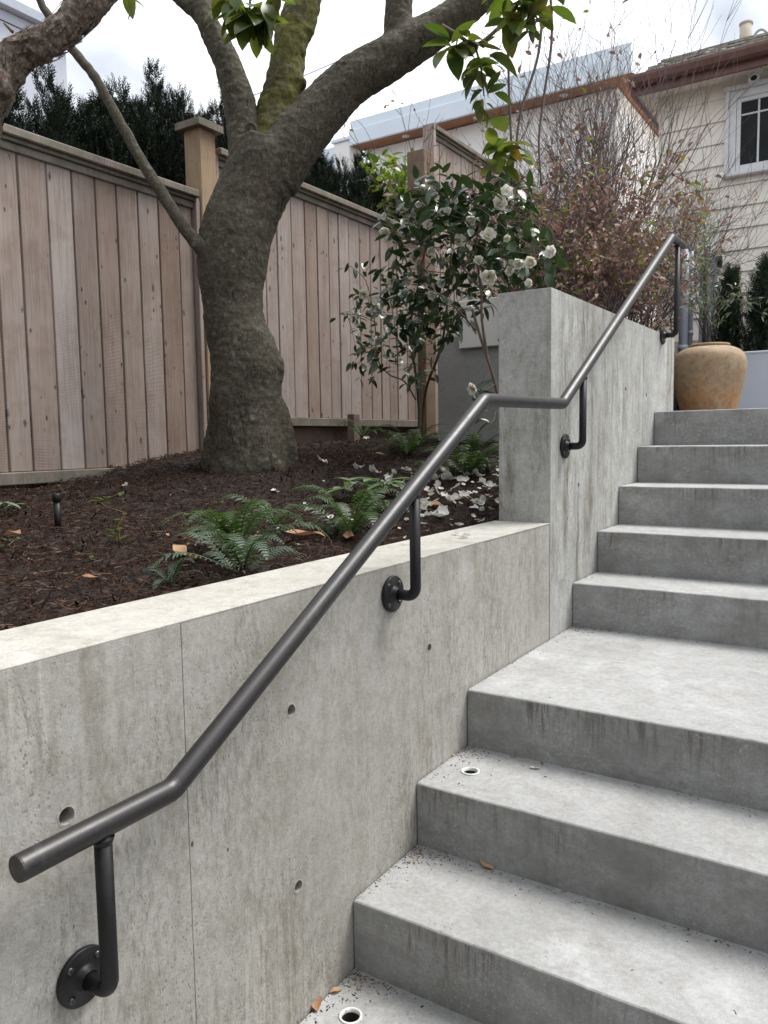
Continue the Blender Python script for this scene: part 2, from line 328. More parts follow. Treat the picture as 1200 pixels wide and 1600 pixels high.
MAT['litter'] = leafmat('pale_litter', [(.16, .10, .06), (.26, .18, .11), (.12, .08, .05), (.36, .29, .20)], .8, .1, island=True, tint=(1, 1, .9))
MAT['white'] = plain('white_render', (.90, .89, .87), .8, var=.03, scale=4)
MAT['cream'] = plain('cream_paint', (.90, .85, .77), .65, var=.05, scale=7, bump=.15, dirt=(.82, .76, .67))
MAT['whitepaint'] = plain('white_paint', (.72, .73, .75), .55, var=.06, scale=20, dirt=(.55, .55, .55))
MAT['bluemetal'] = plain('pale_blue_metal', (.76, .85, .94), .45, var=.04, scale=3, bump=.03)
MAT['soffit'] = wood('cedar_soffit', [(.35, .16, .08), (.40, .19, .10)], saw=0, knots=False, rough=.6)
MAT['gutter'] = plain('brown_gutter', (.15, .075, .062), .5, var=.15, scale=12)
MAT['shingle'] = plain('grey_shingle', (.30, .28, .25), .9, var=.45, scale=25, bump=.5, dirt=(.13, .14, .10))
MAT['pipe'] = plain('grey_pipe', (.42, .46, .53), .45, var=.08, scale=20)
MAT['skirt'] = plain('grey_skirting', (.42, .38, .32), .85, var=.2, scale=12)
m, n, b = new_mat('window_glass'); MAT['glass'] = m
b.inputs['Base Color'].default_value = (.03, .033, .035, 1); b.inputs['Roughness'].default_value = .06; b.inputs['Specular IOR Level'].default_value = .5
n.bump(n.noise(n.pos(), 3, 2), .05, .02, b)
m, n, b = new_mat('balcony_glass'); MAT['bglass'] = m
b.inputs['Base Color'].default_value = (.45, .62, .68, 1); b.inputs['Roughness'].default_value = .05; b.inputs['Transmission Weight'].default_value = .6
m, n, b = new_mat('terracotta'); MAT['pot'] = m
p = n.pos(); a = n.noise(p, 9, 7, .68, .7); a2 = n.noise(p, 34, 5, .7)
z = n.xyz(n.n('ShaderNodeTexCoord').outputs['Object'])[2]
edge = n.math('ADD', z, n.math('MULTIPLY', n.noise(p, 11, 5, .65), .16))
c = n.mix(n.rng(edge, .17, .27), (.40, .21, .095), (.32, .225, .135))
c = n.mix(n.rng(a, .45, .68, 0, .7), c, (.42, .33, .225)); c = n.mix(n.rng(a2, .46, .64, 0, .55), c, (.17, .11, .065))
n.l(c, b.inputs['Base Color']); b.inputs['Roughness'].default_value = .75
n.bump(n.math('ADD', a2, n.math('MULTIPLY', a, .6)), .35, .006, b)

# ------------------------------------------------------------ object helpers
def props(o, label=None, cat=None, group=None, kind=None):
    if label: o['label'] = label
    if cat: o['category'] = cat
    if group: o['group'] = group
    if kind: o['kind'] = kind
    return o
def thing(name, loc, label, cat, group=None):
    o = bpy.data.objects.new(name, None); o.empty_display_size = .1; COL.objects.link(o); o.location = loc
    return props(o, label, cat, group)
def wloc(o):
    v = Vector((0, 0, 0))
    while o is not None: v += o.location; o = o.parent
    return v
def link(name, me, mat, parent=None, loc=None):
    o = bpy.data.objects.new(name, me); COL.objects.link(o)
    if mat is not None and not me.materials: me.materials.append(MAT[mat])
    o.parent = parent
    if loc is not None: o.location = Vector(loc)-(wloc(parent) if parent else Vector((0, 0, 0)))
    return o
def mesh(name, V, F, smooth=False):
    me = bpy.data.meshes.new(name); me.from_pydata([tuple(map(float, v)) for v in V], [], F); me.update()
    if smooth: me.polygons.foreach_set('use_smooth', [True]*len(me.polygons))
    return me
def fastmesh(name, V, F, smooth=False):
    """V (n,3), F (m,k) with constant k"""
    V = np.asarray(V, dtype=np.float32); F = np.asarray(F, dtype=np.int32)
    me = bpy.data.meshes.new(name); me.vertices.add(len(V)); me.vertices.foreach_set('co', V.ravel())
    k = F.shape[1]; me.loops.add(F.size); me.loops.foreach_set('vertex_index', F.ravel())
    me.polygons.add(len(F)); me.polygons.foreach_set('loop_start', np.arange(0, F.size, k, dtype=np.int32))
    try: me.polygons.foreach_set('loop_total', np.full(len(F), k, dtype=np.int32))
    except Exception: pass
    if smooth: me.polygons.foreach_set('use_smooth', np.ones(len(F), dtype=bool))
    me.update(calc_edges=True); me.validate(); return me
def boxmesh(a, b, bevel=0., seg=2, cuts=0, jitter=0.):
    bm = bmesh.new(); bmesh.ops.create_cube(bm, size=1)
    a, b = Vector(a), Vector(b)
    for v in bm.verts: v.co = Vector(((a[i]+b[i])/2+v.co[i]*(b[i]-a[i]) for i in range(3)))
    if bevel: bmesh.ops.bevel(bm, geom=bm.edges[:], offset=bevel, segments=seg, affect='EDGES', profile=.5)
    me = bpy.data.meshes.new('box'); bm.to_mesh(me); bm.free(); return me
def box(name, a, b, mat, parent=None, bevel=0.003, seg=1):
    """box from corner a to corner b in world coordinates, origin at its base centre"""
    a, b = Vector(a), Vector(b); o0 = Vector(((a.x+b.x)/2, (a.y+b.y)/2, a.z))
    bevel = min(bevel, .3*min(abs(b[i]-a[i]) for i in range(3)))
    return link(name, boxmesh(a-o0, b-o0, bevel, seg), mat, parent, o0)
class MB:
    def __init__(s): s.V = []; s.F = []
    def add(s, V, F):
        k = len(s.V); s.V += [tuple(v) for v in V]; s.F += [tuple(i+k for i in f) for f in F]; return s
    def box(s, a, b):
        x0, y0, z0 = a; x1, y1, z1 = b
        return s.add([(x0, y0, z0), (x1, y0, z0), (x1, y1, z0), (x0, y1, z0), (x0, y0, z1), (x1, y0, z1), (x1, y1, z1), (x0, y1, z1)],
                     [(0, 3, 2, 1), (4, 5, 6, 7), (0, 1, 5, 4), (1, 2, 6, 5), (2, 3, 7, 6), (3, 0, 4, 7)])
    def tube(s, pts, rad, n=8, cap=True):
        V, F = tube_geo(pts, rad, n, cap); return s.add(V, F)
    def build(s, name, mat, parent=None, smooth=False, loc=None):
        off = Vector(loc) if loc is not None else (wloc(parent) if parent else Vector((0, 0, 0)))
        me = mesh(name, [Vector(v)-off for v in s.V], s.F, smooth)
        return link(name, me, mat, parent, off)
def tube_geo(pts, rad, n=8, cap=True):
    P = [Vector(p) for p in pts]; m = len(P)
    if not hasattr(rad, '__len__'): rad = [rad]*m
    V = []; F = []; ref = None
    for i in range(m):
        t = (P[min(i+1, m-1)]-P[max(i-1, 0)]); t = t.normalized() if t.length > 1e-9 else Vector((0, 0, 1))
        if ref is None: ref = t.orthogonal().normalized()
        ref = (ref-t*ref.dot(t)); ref = ref.normalized() if ref.length > 1e-6 else t.orthogonal().normalized()
        bi = t.cross(ref)
        for j in range(n):
            a = 2*math.pi*j/n; V.append(P[i]+(ref*math.cos(a)+bi*math.sin(a))*rad[i])
    for i in range(m-1):
        for j in range(n): F.append((i*n+j, i*n+(j+1) % n, (i+1)*n+(j+1) % n, (i+1)*n+j))
    if cap: F.append(tuple(range(n-1, -1, -1))); F.append(tuple((m-1)*n+j for j in range(n)))
    return V, F
def spline(pts, vals=None, sub=6):
    """Catmull-Rom through pts (and radii)"""
    P = np.array([list(p) for p in pts], float)
    if vals is not None: P = np.hstack([P, np.array(vals, float)[:, None]])
    Q = np.vstack([2*P[0]-P[1], P, 2*P[-1]-P[-2]]); o = []
    for i in range(1, len(Q)-2):
        for k in range(sub):
            t = k/sub; a, b, c, d = Q[i-1:i+3]
            o.append(.5*((2*b)+(-a+c)*t+(2*a-5*b+4*c-d)*t*t+(-a+3*b-3*c+d)*t**3))
    o.append(P[-1]); o = np.array(o)
    return (o[:, :3], o[:, 3]) if vals is not None else o
def lathe(prof, n=48):
    V = []; F = []
    for r, z in prof:
        for j in range(n): a = 2*math.pi*j/n; V.append((r*math.cos(a), r*math.sin(a), z))
    for i in range(len(prof)-1):
        for j in range(n): F.append((i*n+j, i*n+(j+1) % n, (i+1)*n+(j+1) % n, (i+1)*n+j))
    return V, F
def modded(V, F, mods):
    me = mesh('tmp', V, F); o = bpy.data.objects.new('tmp', me); COL.objects.link(o)
    for t, kw in mods:
        md = o.modifiers.new('m', t)
        for k, v in kw.items(): setattr(md, k, v)
    bpy.context.view_layer.update(); dg = bpy.context.evaluated_depsgraph_get()
    r = bpy.data.meshes.new_from_object(o.evaluated_get(dg)); bpy.data.objects.remove(o); return r
def cut(me, cutters):
    """subtract cylinders (centre, axis, radius, depth) from a mesh"""
    bm = bmesh.new()
    for c, ax, r, d in cutters:
        M = Matrix.Translation(c) @ Vector(ax).to_track_quat('Z', 'Y').to_matrix().to_4x4()
        bmesh.ops.create_cone(bm, cap_ends=True, segments=24, radius1=r, radius2=r, depth=d, matrix=M)
    cm = bpy.data.meshes.new('cut'); bm.to_mesh(cm); bm.free()
    co = bpy.data.objects.new('cut', cm); COL.objects.link(co); o = bpy.data.objects.new('tmp', me); COL.objects.link(o)
    md = o.modifiers.new('b', 'BOOLEAN'); md.operation = 'DIFFERENCE'; md.object = co; md.solver = 'EXACT'
    bpy.context.view_layer.update(); dg = bpy.context.evaluated_depsgraph_get()
    r = bpy.data.meshes.new_from_object(o.evaluated_get(dg)); bpy.data.objects.remove(o); bpy.data.objects.remove(co); return r

def leaf_geo(L=1., Wd=.42, fold=.12, droop=.18, seg=5, tip=.35):
    """a pointed oval blade along +Y, folded on its midrib"""
    V = []; F = []
    for i in range(seg+1):
        t = i/seg; w = Wd*.5*math.sin(math.pi*t**(1-tip*.55))**.8 if 0 < t < 1 else 0.0
        y = L*t; z = -droop*L*t*t
        V += [(-w, y, z+fold*w*1.2), (0, y, z), (w, y, z+fold*w*1.2)]
    for i in range(seg):
        k = 3*i; F += [(k, k+1, k+4, k+3), (k+1, k+2, k+5, k+4)]
    return np.array(V), F
def frame(d, up):
    d = Vector(d).normalized(); up = Vector(up); x = d.cross(up)
    if x.length < 1e-4: x = d.orthogonal()
    x.normalize(); z = x.cross(d); return Matrix((x, d, z)).transposed()
def scatter(T, items):
    """items: (pos, Matrix3, scale) -> joined V, F (const-size faces)"""
    V0, F0 = T; F0 = np.array(F0); n = len(V0); k = len(items)
    A = np.array([np.array(i[1])*i[2] for i in items]); P = np.array([list(i[0]) for i in items])
    V = np.einsum('kij,nj->kni', A, V0)+P[:, None, :]
    F = (F0[None]+(np.arange(k)*n)[:, None, None]).reshape(-1, F0.shape[1])
    return V.reshape(-1, 3), F
def mass(name, T, items, mat, parent, stuff=False, smooth=True):
    V, F = scatter(T, items); off = wloc(parent) if parent else Vector((0, 0, 0))
    V = V-np.array(off); o = link(name, fastmesh(name, V, F, smooth), mat, parent, off)
    if stuff: o['kind'] = 'stuff'
    return o
def put_leaf(name, me, mat, parent, pos, M3, sc):
    o = bpy.data.objects.new(name, me); COL.objects.link(o); o.parent = parent
    M = Matrix.Translation(Vector(pos)-wloc(parent)) @ (M3.to_4x4()) @ Matrix.Diagonal((sc, sc, sc, 1)); o.matrix_basis = M
    return o
def rv(a=1.): return Vector((random.uniform(-a, a), random.uniform(-a, a), random.uniform(-a, a)))

# ============================================================ SETTING: ground and bed
def grid_sheet(name, xs, ys, fz, mat, kind='structure'):
    V = [(x, y, fz(x, y)) for y in ys for x in xs]; nx = len(xs)
    F = [(j*nx+i, j*nx+i+1, (j+1)*nx+i+1, (j+1)*nx+i) for j in range(len(ys)-1) for i in range(nx-1)]
    o = link(name, mesh(name, V, F, True), mat); o['kind'] = kind; return o
def sm(a, b, x): t = min(max((x-a)/(b-a), 0), 1); return t*t*(3-2*t)
xs = [-200, -80, -30, -15, -8, -5, -4, -3.4, -3, -2.7, -2.45, -1.5, -.6, -.12, -.1, .5, 1.5, 2.6, 3, 4, 6, 10, 30, 80, 200]
ys = [-200, -80, -30, -12, -6, -4, -3, -2, -1, 0, 1, 2, 2.7, 3, 3.35, 3.5, 4, 4.55, 4.7, 6, 8, 10, 14, 30, 80, 200]
def gz(x, y):
    left = 1.0 if x < -2.6 else (.6 if x <= -.11 else None)
    if x < -2.6: return .95+.1*sm(-2, 4, y)
    if x <= -.11: return .55
    return -.5 if y < 2.6 else (.9 if y < 4.5 else 1.0)
grid_sheet('ground', xs, ys, gz, 'ground')
grid_sheet('mulch_bed', list(np.linspace(-2.62, -.19, 70)), list(np.linspace(-2.6, 4.3, 180)), zm, 'soil')
# shreds of bark lying all over the bed
def chip_field():
    n = 95000
    X = RNG.uniform(-2.5, -.212, n); Y = RNG.uniform(-1.1, 3.6, n)
    near = RNG.random(n) < np.clip(1.15-.2*(Y+1.0), .3, 1); keep = near & ~((X > -1.6) & (Y > 3.36))
    X, Y = X[keep], Y[keep]; n = len(X)
    L = RNG.gamma(2.6, .0075, n)+.006; Wd = RNG.uniform(.0013, .0048, n); H = Wd*RNG.uniform(.4, .9, n)
    big = RNG.random(n) < .06; L[big] *= 1.7; Wd[big] *= 2.8
    yaw = RNG.uniform(0, 2*math.pi, n); pit = RNG.normal(0, .33, n); bend = RNG.normal(0, .35, n)
    Z = np.array([zm(x, y) for x, y in zip(X, Y)])+RNG.uniform(-.002, .02, n)
    c, s, cp, sp, l, w = np.cos(yaw), np.sin(yaw), np.cos(pit), np.sin(pit), L/2, Wd/2
    V = np.zeros((n, 9, 3)); 
    for q, (t, ww) in enumerate(((-1, .4), (0, 1.), (1, .3))):
        bx = t*l; by = bend*l*t*t
        for j, sy in enumerate((-1, 1, 0)):
            ly = by+sy*w*ww
            V[:, q*3+j, 0] = X+c*bx*cp-s*ly; V[:, q*3+j, 1] = Y+s*bx*cp+c*ly; V[:, q*3+j, 2] = Z+bx*sp+(H*(.5+.5*ww) if j == 2 else 0)
    F0 = np.array([(a, a+2, a+5, a+3) for a in (0, 3)]+[(a+2, a+1, a+4, a+5) for a in (0, 3)])
    F = (F0[None]+(np.arange(n)*9)[:, None, None]).reshape(-1, 4)
    return V.reshape(-1, 3), F
V, F = chip_field(); o = link('bark_shreds', fastmesh('bark_shreds', V, F), 'mulch'); o['kind'] = 'stuff'

# ============================================================ STAIR
H = .17; TD = .2954
YS = [0, TD, 2*TD, 1.4872, 1.7826, 2.0780, 2.3734, 2.6689]
stair = thing('concrete_stair', (1.4, 1.2, -.3), 'cast grey concrete stair with a deep landing beside the long wall', 'stair')
def step_mesh(y0, y1, z, holes=()):
    bm = bmesh.new(); bmesh.ops.create_cube(bm, size=1)
    a = Vector((.0035, y0, -.45)); b = Vector((3.0, y1, z))
    for v in bm.verts: v.co = Vector(((a[i]+b[i])/2+v.co[i]*(b[i]-a[i]) for i in range(3)))
    fe = [e for e in bm.edges if all(abs(v.co.z-z) < 1e-6 and abs(v.co.y-y0) < 1e-6 for v in e.verts)]
    oth = [e for e in bm.edges if all(abs(v.co.z-z) < 1e-6 for v in e.verts) and e not in fe]
    bmesh.ops.bevel(bm, geom=fe, offset=.007, segments=3, affect='EDGES', profile=.6)
    # slight waviness of the cast nosing
    lon = [e for e in bm.edges if abs(e.verts[0].co.x-e.verts[1].co.x) > 2]
    bmesh.ops.subdivide_edges(bm, edges=lon, cuts=90, use_grid_fill=True)
    for v in bm.verts:
        if v.co.z > z-.02 and v.co.y < y0+.02:
            v.co.z += .0016*mnoise.noise(Vector((v.co.x*9, z*7, 1)))+.0022*min(0, mnoise.noise(Vector((v.co.x*45, z*7, 1)))+.1)
            v.co.y += .0016*mnoise.noise(Vector((v.co.x*8, z*7, 5)))+.0030*max(0, mnoise.noise(Vector((v.co.x*50, z*7, 5)))-.1)
    me = bpy.data.meshes.new('step'); bm.to_mesh(me); bm.free()
    if holes: me = cut(me, [(Vector((hx, hy, z)), (0, 0, 1), .0225, .16) for hx, hy in holes])
    return me
allY = [-.32]+YS+[4.58]
for k in range(9):
    holes = {0: [(.084, -.131)], 2: [(.091, .432)]}.get(k, [])
    me = step_mesh(allY[k], allY[k+1], H*k, holes)
    off = wloc(stair)
    me.transform(Matrix.Translation(-off)); st = link('step', me, 'step', stair, off)
    for hx, hy in holes:
        V, F = lathe([(.0255, .0), (.0255, .003), (.021, .0035), (.0205, -.006)], 28)
        r = link('pipe_sleeve', mesh('pipe_sleeve', V, F, True), 'pvc', st, (hx, hy, H*k-.0005))
        V, F = lathe([(.0206, .056), (.0204, 0), (.001, -.002)], 24); link('sleeve_bore', mesh('sleeve_bore', V, F), 'dark', st, (hx, hy, H*k-.062))
box('lower_paving', (.0035, -6, -.55), (3.0, -.3215, -.172), 'step', None, .004)['kind'] = 'structure'

# ============================================================ CONCRETE WALLS
def panel(a, b, mat, parent, name='concrete_panel', holes=()):
    me = boxmesh(a, b, .0007, 1)
    if holes: me = cut(me, [(Vector((0, y, z)), (1, 0, 0), r, .09) for y, z, r in holes])
    off = wloc(parent); me.transform(Matrix.Translation(-off)); return link(name, me, mat, parent, off)
WT = .215
low = thing('low_retaining_wall', (-WT/2, -1, -.4), 'long low board formed concrete wall holding back the mulch bed', 'wall')
TH = .0125
panel((-WT, -5, -.45), (0, -.4905, .9305), 'wall', low, holes=[(-.729, .685, .0135), (-1.35, .685, TH)])
panel((-WT, -.489, -.45), (-.0005, .711, .9305), 'wall', low, holes=[(-.202, .688, TH), (.374, .685, .011), (-.194, .302, TH), (.62, .302, .01)])
panel((-WT, .7125, -.45), (-.0015, 1.2495, .9305), 'wall', low)
panel((-WT, -5, .9306), (.0, 1.2495, .934), 'suntop_rim', low, 'sunlit_top')  # thin layer over the joints, its sunlit paleness held in the colour
pier = thing('tall_wall', (-WT/2, 2, .3), 'tall pale concrete wall with a blunt square end rising beside the upper steps', 'wall')
panel((-.2, 1.2525, -.45), (0, 1.861, 1.76), 'pier', pier, holes=[(1.55, 1.053, .010)])
panel((-.2, 1.8625, -.45), (-.0006, 2.46, 1.76), 'pier', pier, holes=[(2.171, 1.449, .010)])
panel((-.2, 2.4615, -.45), (0, 3.075, 1.76), 'pier', pier, holes=[(2.519, 1.437, .010)])
# white lime rims and grey plugs in the tie holes
for par, y, z, r in ((low, -.729, .685, .0135), (low, -.202, .688, TH), (low, .374, .685, .011), (low, -.194, .302, TH), (pier, 1.55, 1.053, .010), (pier, 2.171, 1.449, .010), (pier, 2.519, 1.437, .010)):
    V, F = lathe([(r*.98, 0), (.0005, .001)], 20)
    me = mesh('tie_plug', V, F); me.transform(Matrix.Rotation(R(90), 4, 'Y')); link('tie_plug', me, 'greywall', par, (-.036, y, z))
for y, z, r in ((-.729, .685, .0135), (-.202, .688, TH), (.374, .685, .011), (-.194, .302, TH)):
    V = []; F = []; k = 26
    for j in range(k):
        a = 2*math.pi*j/k; q = 1.12+.30*abs(mnoise.noise(Vector((math.cos(a)*1.7, math.sin(a)*1.7, y*9))))+.18*abs(mnoise.noise(Vector((j*.9, y*5, 2)))); V += [(.0006, y+r*.99*math.cos(a), z+r*.99*math.sin(a)), (.0004, y+r*q*math.cos(a), z+r*q*math.sin(a))]
    F = [(2*j, 2*j+1, 2*((j+1) % k)+1, 2*((j+1) % k)) for j in range(k)]; off = wloc(low)
    link('hole_rim', mesh('hole_rim', [Vector(v)-off for v in V], F), 'suntop_rim', low, off)
gw = thing('grey_planter_wall', (-.95, 3.45, 1.0), 'smooth grey planter wall standing behind the white camellia', 'wall')
panel((-1.645, 3.4, .9), (-.62, 3.58, 1.925), 'greywall', gw, 'wall_face')
panel((-1.645, 3.581, .9), (-1.47, 4.6, 1.925), 'greywall', gw, 'side_return')
wp = thing('white_panel', (-1.24, 3.38, 1.84), 'plain white square panel fixed to the grey planter wall beside the pier', 'panel')  # plain white panel in front of the grey wall face
box('panel_face', (-1.462, 3.362, 1.838), (-1.02, 3.398, 2.15), 'white', wp, .004)
box('panel_edge', (-1.466, 3.385, 1.834), (-1.016, 3.3985, 2.154), 'pipe', wp, .002)
bw = thing('pale_blue_wall', (1.3, 4.68, 1.0), 'low pale blue rendered wall behind the terracotta pot', 'wall')
panel((-.20, 4.6, .9), (3.2, 4.76, 1.79), 'paleblue', bw, 'wall_face')
box('coping', (-.205, 4.594, 1.7905), (3.2, 4.766, 1.808), 'paleblue', bw, .004)
box('planter_soil', (-1.44, 3.62, .8), (-.35, 6.95, 1.74), 'soil', None, .01)['kind'] = 'structure'
box('planter_soil', (-.348, 4.77, .8), (3.2, 6.95, 1.735), 'soil', None, .01)['kind'] = 'structure'

# ============================================================ HANDRAIL
hr = thing('handrail', (.07, -.72, .42), 'dark bronze round steel handrail following the steps on the concrete wall', 'handrail')
HX = .07
rp = [(HX, -.851, .682), (HX, -.586, .686), (HX, .568, 1.346), (HX, 1.178, 1.353), (HX, 2.676, 2.203), (HX, 2.905, 2.209)]
RP = []                                                     # tight mitred bends
for i, p in enumerate(rp):
    p = Vector(p)
    if 0 < i < len(rp)-1:
        a = (Vector(rp[i-1])-p).normalized(); c = (Vector(rp[i+1])-p).normalized()
        for t in (.016, .006): RP.append(p+a*t)
        for t in (.006, .016): RP.append(p+c*t)
    else: RP.append(p)
V, F = tube_geo(RP, .0190, 28, False)
mb = MB().add(V, F)
def endcap(p, d):
    q = [Vector(p), Vector(p)+Vector(d)*.003]; return tube_geo([q[0], q[1]], [.0190, .0182], 28, True)
rail = mb.build('rail', 'rail', hr, True)
mb = MB().add(*endcap(rp[0], (0, -1, 0))); mb.build('end_cap', 'rail', rail)
mb = MB().add(*endcap(rp[-1], (0, 1, 0))); mb.build('end_cap', 'rail', rail)
def rz(y):
    for p, q in zip(rp, rp[1:]):
        if p[1] <= y <= q[1]: return p[2]+(q[2]-p[2])*(y-p[1])/(q[1]-p[1])
for y, z in ((-.719, .424), (.188, .864), (1.388, 1.206), (2.80, 1.748)):
    L_ = [Vector((.006, y, z))]+[Vector((HX-.022+.022*math.sin(a), y, z+.022-.022*math.cos(a))) for a in np.linspace(0, math.pi/2, 7)]+[Vector((HX, y, rz(y)-.012))]
    mb = MB().tube(L_, .0132, 18)
    br = mb.build('bracket', 'bracket', hr, True)
    V, F = lathe([(.001, .0), (.044, 0), (.045, .002), (.045, .007), (.0435, .009), (.022, .0095), (.019, .012), (.0165, .017), (.0145, .022)], 40)
    me = mesh('wall_flange', V, F, True); me.transform(Matrix.Rotation(R(90), 4, 'Y')); fl = link('wall_flange', me, 'bracket', br, (.0008, y, z))
    for a in (R(45), R(135), R(225), R(315)):
        V, F = lathe([(.0001, .0015), (.0025, .003), (.0048, .0025), (.0056, 0)], 12)
        me = mesh('screw', V, F, True); me.transform(Matrix.Rotation(R(90), 4, 'Y')); link('screw', me, 'screw', br, (.0097, y+.034*math.cos(a), z+.034*math.sin(a)))
    mb = MB().tube([(HX, y, rz(y)-.028), (HX, y, rz(y)-.0175)], [.0134, .017], 18); mb.build('weld_collar', 'bracket', br, True)

# ============================================================ FENCE (three stepped runs)
FX = -2.5
def fence_run(label, y0, y1, zb, zt, kick, seed, width=.14, post_ys=(), name='board_fence'):
    rnd = random.Random(seed)
    t = thing(name, (FX, y0, zb), label, 'fence', 'stepped cedar fence along the bed')
    y = y0
    while y < y1-.02:
        w = min(width*rnd.uniform(.86, 1.1), y1-y); dx = rnd.uniform(-.003, .003)
        if y1-(y+w) < .05: w = y1-y
        bo = box('board', (FX-.02+dx, y+.005, zb), (FX+dx, y+w-.005, zt-.06), 'boards', t, .0025); y += w
    box('backing_rail', (FX-.06, y0, zb+.2), (FX-.024, y1, zb+.29), 'trim', t); box('backing_rail', (FX-.06, y0, zt-.4), (FX-.024, y1, zt-.31), 'trim', t)
    box('trim_strip', (FX-.018, y0, zt-.098), (FX+.016, y1, zt-.0605), 'trim', t, .003)
    box('trim_strip', (FX-.035, y0, zt-.06), (FX+.034, y1, zt-.0415), 'trim', t, .003)
    # cap in lengths with a butt joint
    yy = y0-.01
    while yy < y1:
        e = min(yy+2.4, y1+.012)
        if y1-e < .3: e = y1+.012
        box('cap_board', (FX-.085, yy+.001, zt-.041), (FX+.058, e-.001, zt), 'trim', t, .005); yy = e
    box('bottom_rail', (FX-.03, y0, zb-.062), (FX+.03, y1, zb-.002), 'trim', t, .004)
    if kick: box('kickboard', (FX-.055, y0, zb-.42), (FX-.0315, y1, zb-.02), 'earthboard', t, .003)
    return t
f1 = fence_run('nearest low run of weathered cedar fence boards left of the tree', -1.9, 1.985, 1.112, 2.705, True, 3)
box('end_trim', (FX-.03, 1.986, .98), (FX+.034, 2.016, 2.664), 'boards', f1, .003)
f2 = fence_run('middle run of cedar fence between the tree trunk and the camellia', 2.19, 4.60, 1.402, 3.003, True, 5)
box('end_trim', (FX-.03, 2.155, 1.2), (FX+.03, 2.188, 2.962), 'boards', f2, .003)
f3 = fence_run('tall far run of cedar fence rising above the white camellia', 4.86, 8.3, 1.3, 3.97, False, 9, .15)
box('end_trim', (FX-.06, 4.815, 1.8), (FX+.05, 4.858, 3.975), 'boards', f3, .003)
def fence_post(y, zb, zt, label, cap, w=.13, mat='post'):
    t = thing('fence_post', (FX-.02, y, zb), label, 'post')
    box('post_shaft', (FX-.02-w/2, y-w/2, zb), (FX-.02+w/2, y+w/2, zt), mat, t, .005)
    if cap:
        V = []; c = w/2+.035
        bm = MB(); x0, x1, y0, y1 = FX-.02-c, FX-.02+c, y-c, y+c
        bm.add([(x0, y0, zt), (x1, y0, zt), (x1, y1, zt), (x0, y1, zt), (x0, y0, zt+.04), (x1, y0, zt+.04), (x1, y1, zt+.04), (x0, y1, zt+.04), (FX-.02, y, zt+.075)],
               [(0, 3, 2, 1), (0, 1, 5, 4), (1, 2, 6, 5), (2, 3, 7, 6), (3, 0, 4, 7), (4, 5, 8), (5, 6, 8), (6, 7, 8), (7, 4, 8)])
        bm.build('post_cap', 'trim', t)
    return t
fence_post(2.086, .9, 3.075, 'tall tan fence post with a pyramid cap behind the tree trunk', True)
fence_post(4.70, 1.0, 3.70, 'square tan fence post without cap behind the camellia top', False, .17, 'post2')
sp = thing('wooden_stake', (-2.33, 3.36, 1.2), 'short brown wooden stake standing in mulch against the fence bottom', 'stake')
q = onx(553, 690, -2.36); box('stake_shaft', (-2.39, q[1]-.04, 1.05), (-2.33, q[1]+.04, 1.43), 'earthboard', sp, .004)
sp.location = (-2.36, q[1], 1.05); sp.children[0].location = (0, 0, 0)

# ============================================================ NEIGHBOUR HOUSES
wh = thing('white_house', (-4, 9, 0), 'modern white house with pale blue fascia and timber soffit beyond the fence', 'house')
box('wall', (-5.72, 8.7, .5), (-2.02, 13, 5.525), 'white', wh, .01)
box('fascia', (-5.87, 8.40, 5.532), (-1.77, 8.44, 5.745), 'bluemetal', wh, .006)
box('parapet_flashing', (-5.86, 8.43, 5.747), (-1.78, 8.47, 5.885), 'bluemetal', wh, .006)
box('roof_deck', (-5.85, 8.472, 5.56), (-1.82, 13.2, 5.86), 'white', wh, .01)
box('fascia', (-1.81, 8.442, 5.532), (-1.768, 13.2, 5.745), 'bluemetal', wh, .006)
yy = 8.442
for i in range(3): box('soffit_board', (-5.85, yy+.001, 5.53), (-1.812, yy+.084, 5.548), 'soffit', wh, .002); yy += .0855
for i in range(2): box('soffit_board', (-2.018+i*.104, 8.70, 5.53), (-1.918+i*.104, 13.1, 5.548), 'soffit', wh, .002)
for px in (633, 745, 880):
    q = ony(px, 200, 8.55); V, F = lathe([(.0005, 0), (.035, -.001), (.05, -.006), (.055, 0)], 18)
    link('downlight', mesh('downlight', V, F, True), 'whitepaint', wh, (q[0], 8.56, 5.528))
box('corner_pillar', (-6.16, 8.42, .5), (-5.875, 8.75, 5.62), 'white', wh, .01); box('pillar_cap', (-6.19, 8.39, 5.622), (-5.845, 8.78, 5.67), 'bluemetal', wh, .005)
box('balustrade_glass', (-7.6, 8.5, 4.4), (-6.165, 8.515, 5.40), 'bglass', wh, .002)
box('balustrade_rail', (-7.6, 8.46, 5.402), (-6.163, 8.55, 5.60), 'bluemetal', wh, .004)
for xx in (-6.36, -6.9, -7.45): box('balustrade_post', (xx, 8.518, 4.4), (xx+.05, 8.56, 5.40), 'bluemetal', wh, .003)
# window of the white house in the right part
lh = thing('grey_house', (-9, 3, 0), 'pale grey house corner with metal roof edge at the upper left', 'house')
box('wall', (-12, -6, .3), (-8.0, 5.23, 6.22), 'paleblue', lh, .01)
box('wall_panel', (-8.0, -6, 6.222), (-7.985, 5.2, 6.34), 'paleblue', lh, .004)
box('roof_edge', (-12.2, -6.2, 6.345), (-7.88, 5.4, 6.47), 'pipe', lh, .01)
box('wall_panel', (-7.999, -6, 3.2), (-7.975, 2.6, 6.218), 'white', lh, .004)
box('eave', (-8.0, -3, 3.9), (-7.1, 4.4, 4.05), 'soffit', lh, .01)

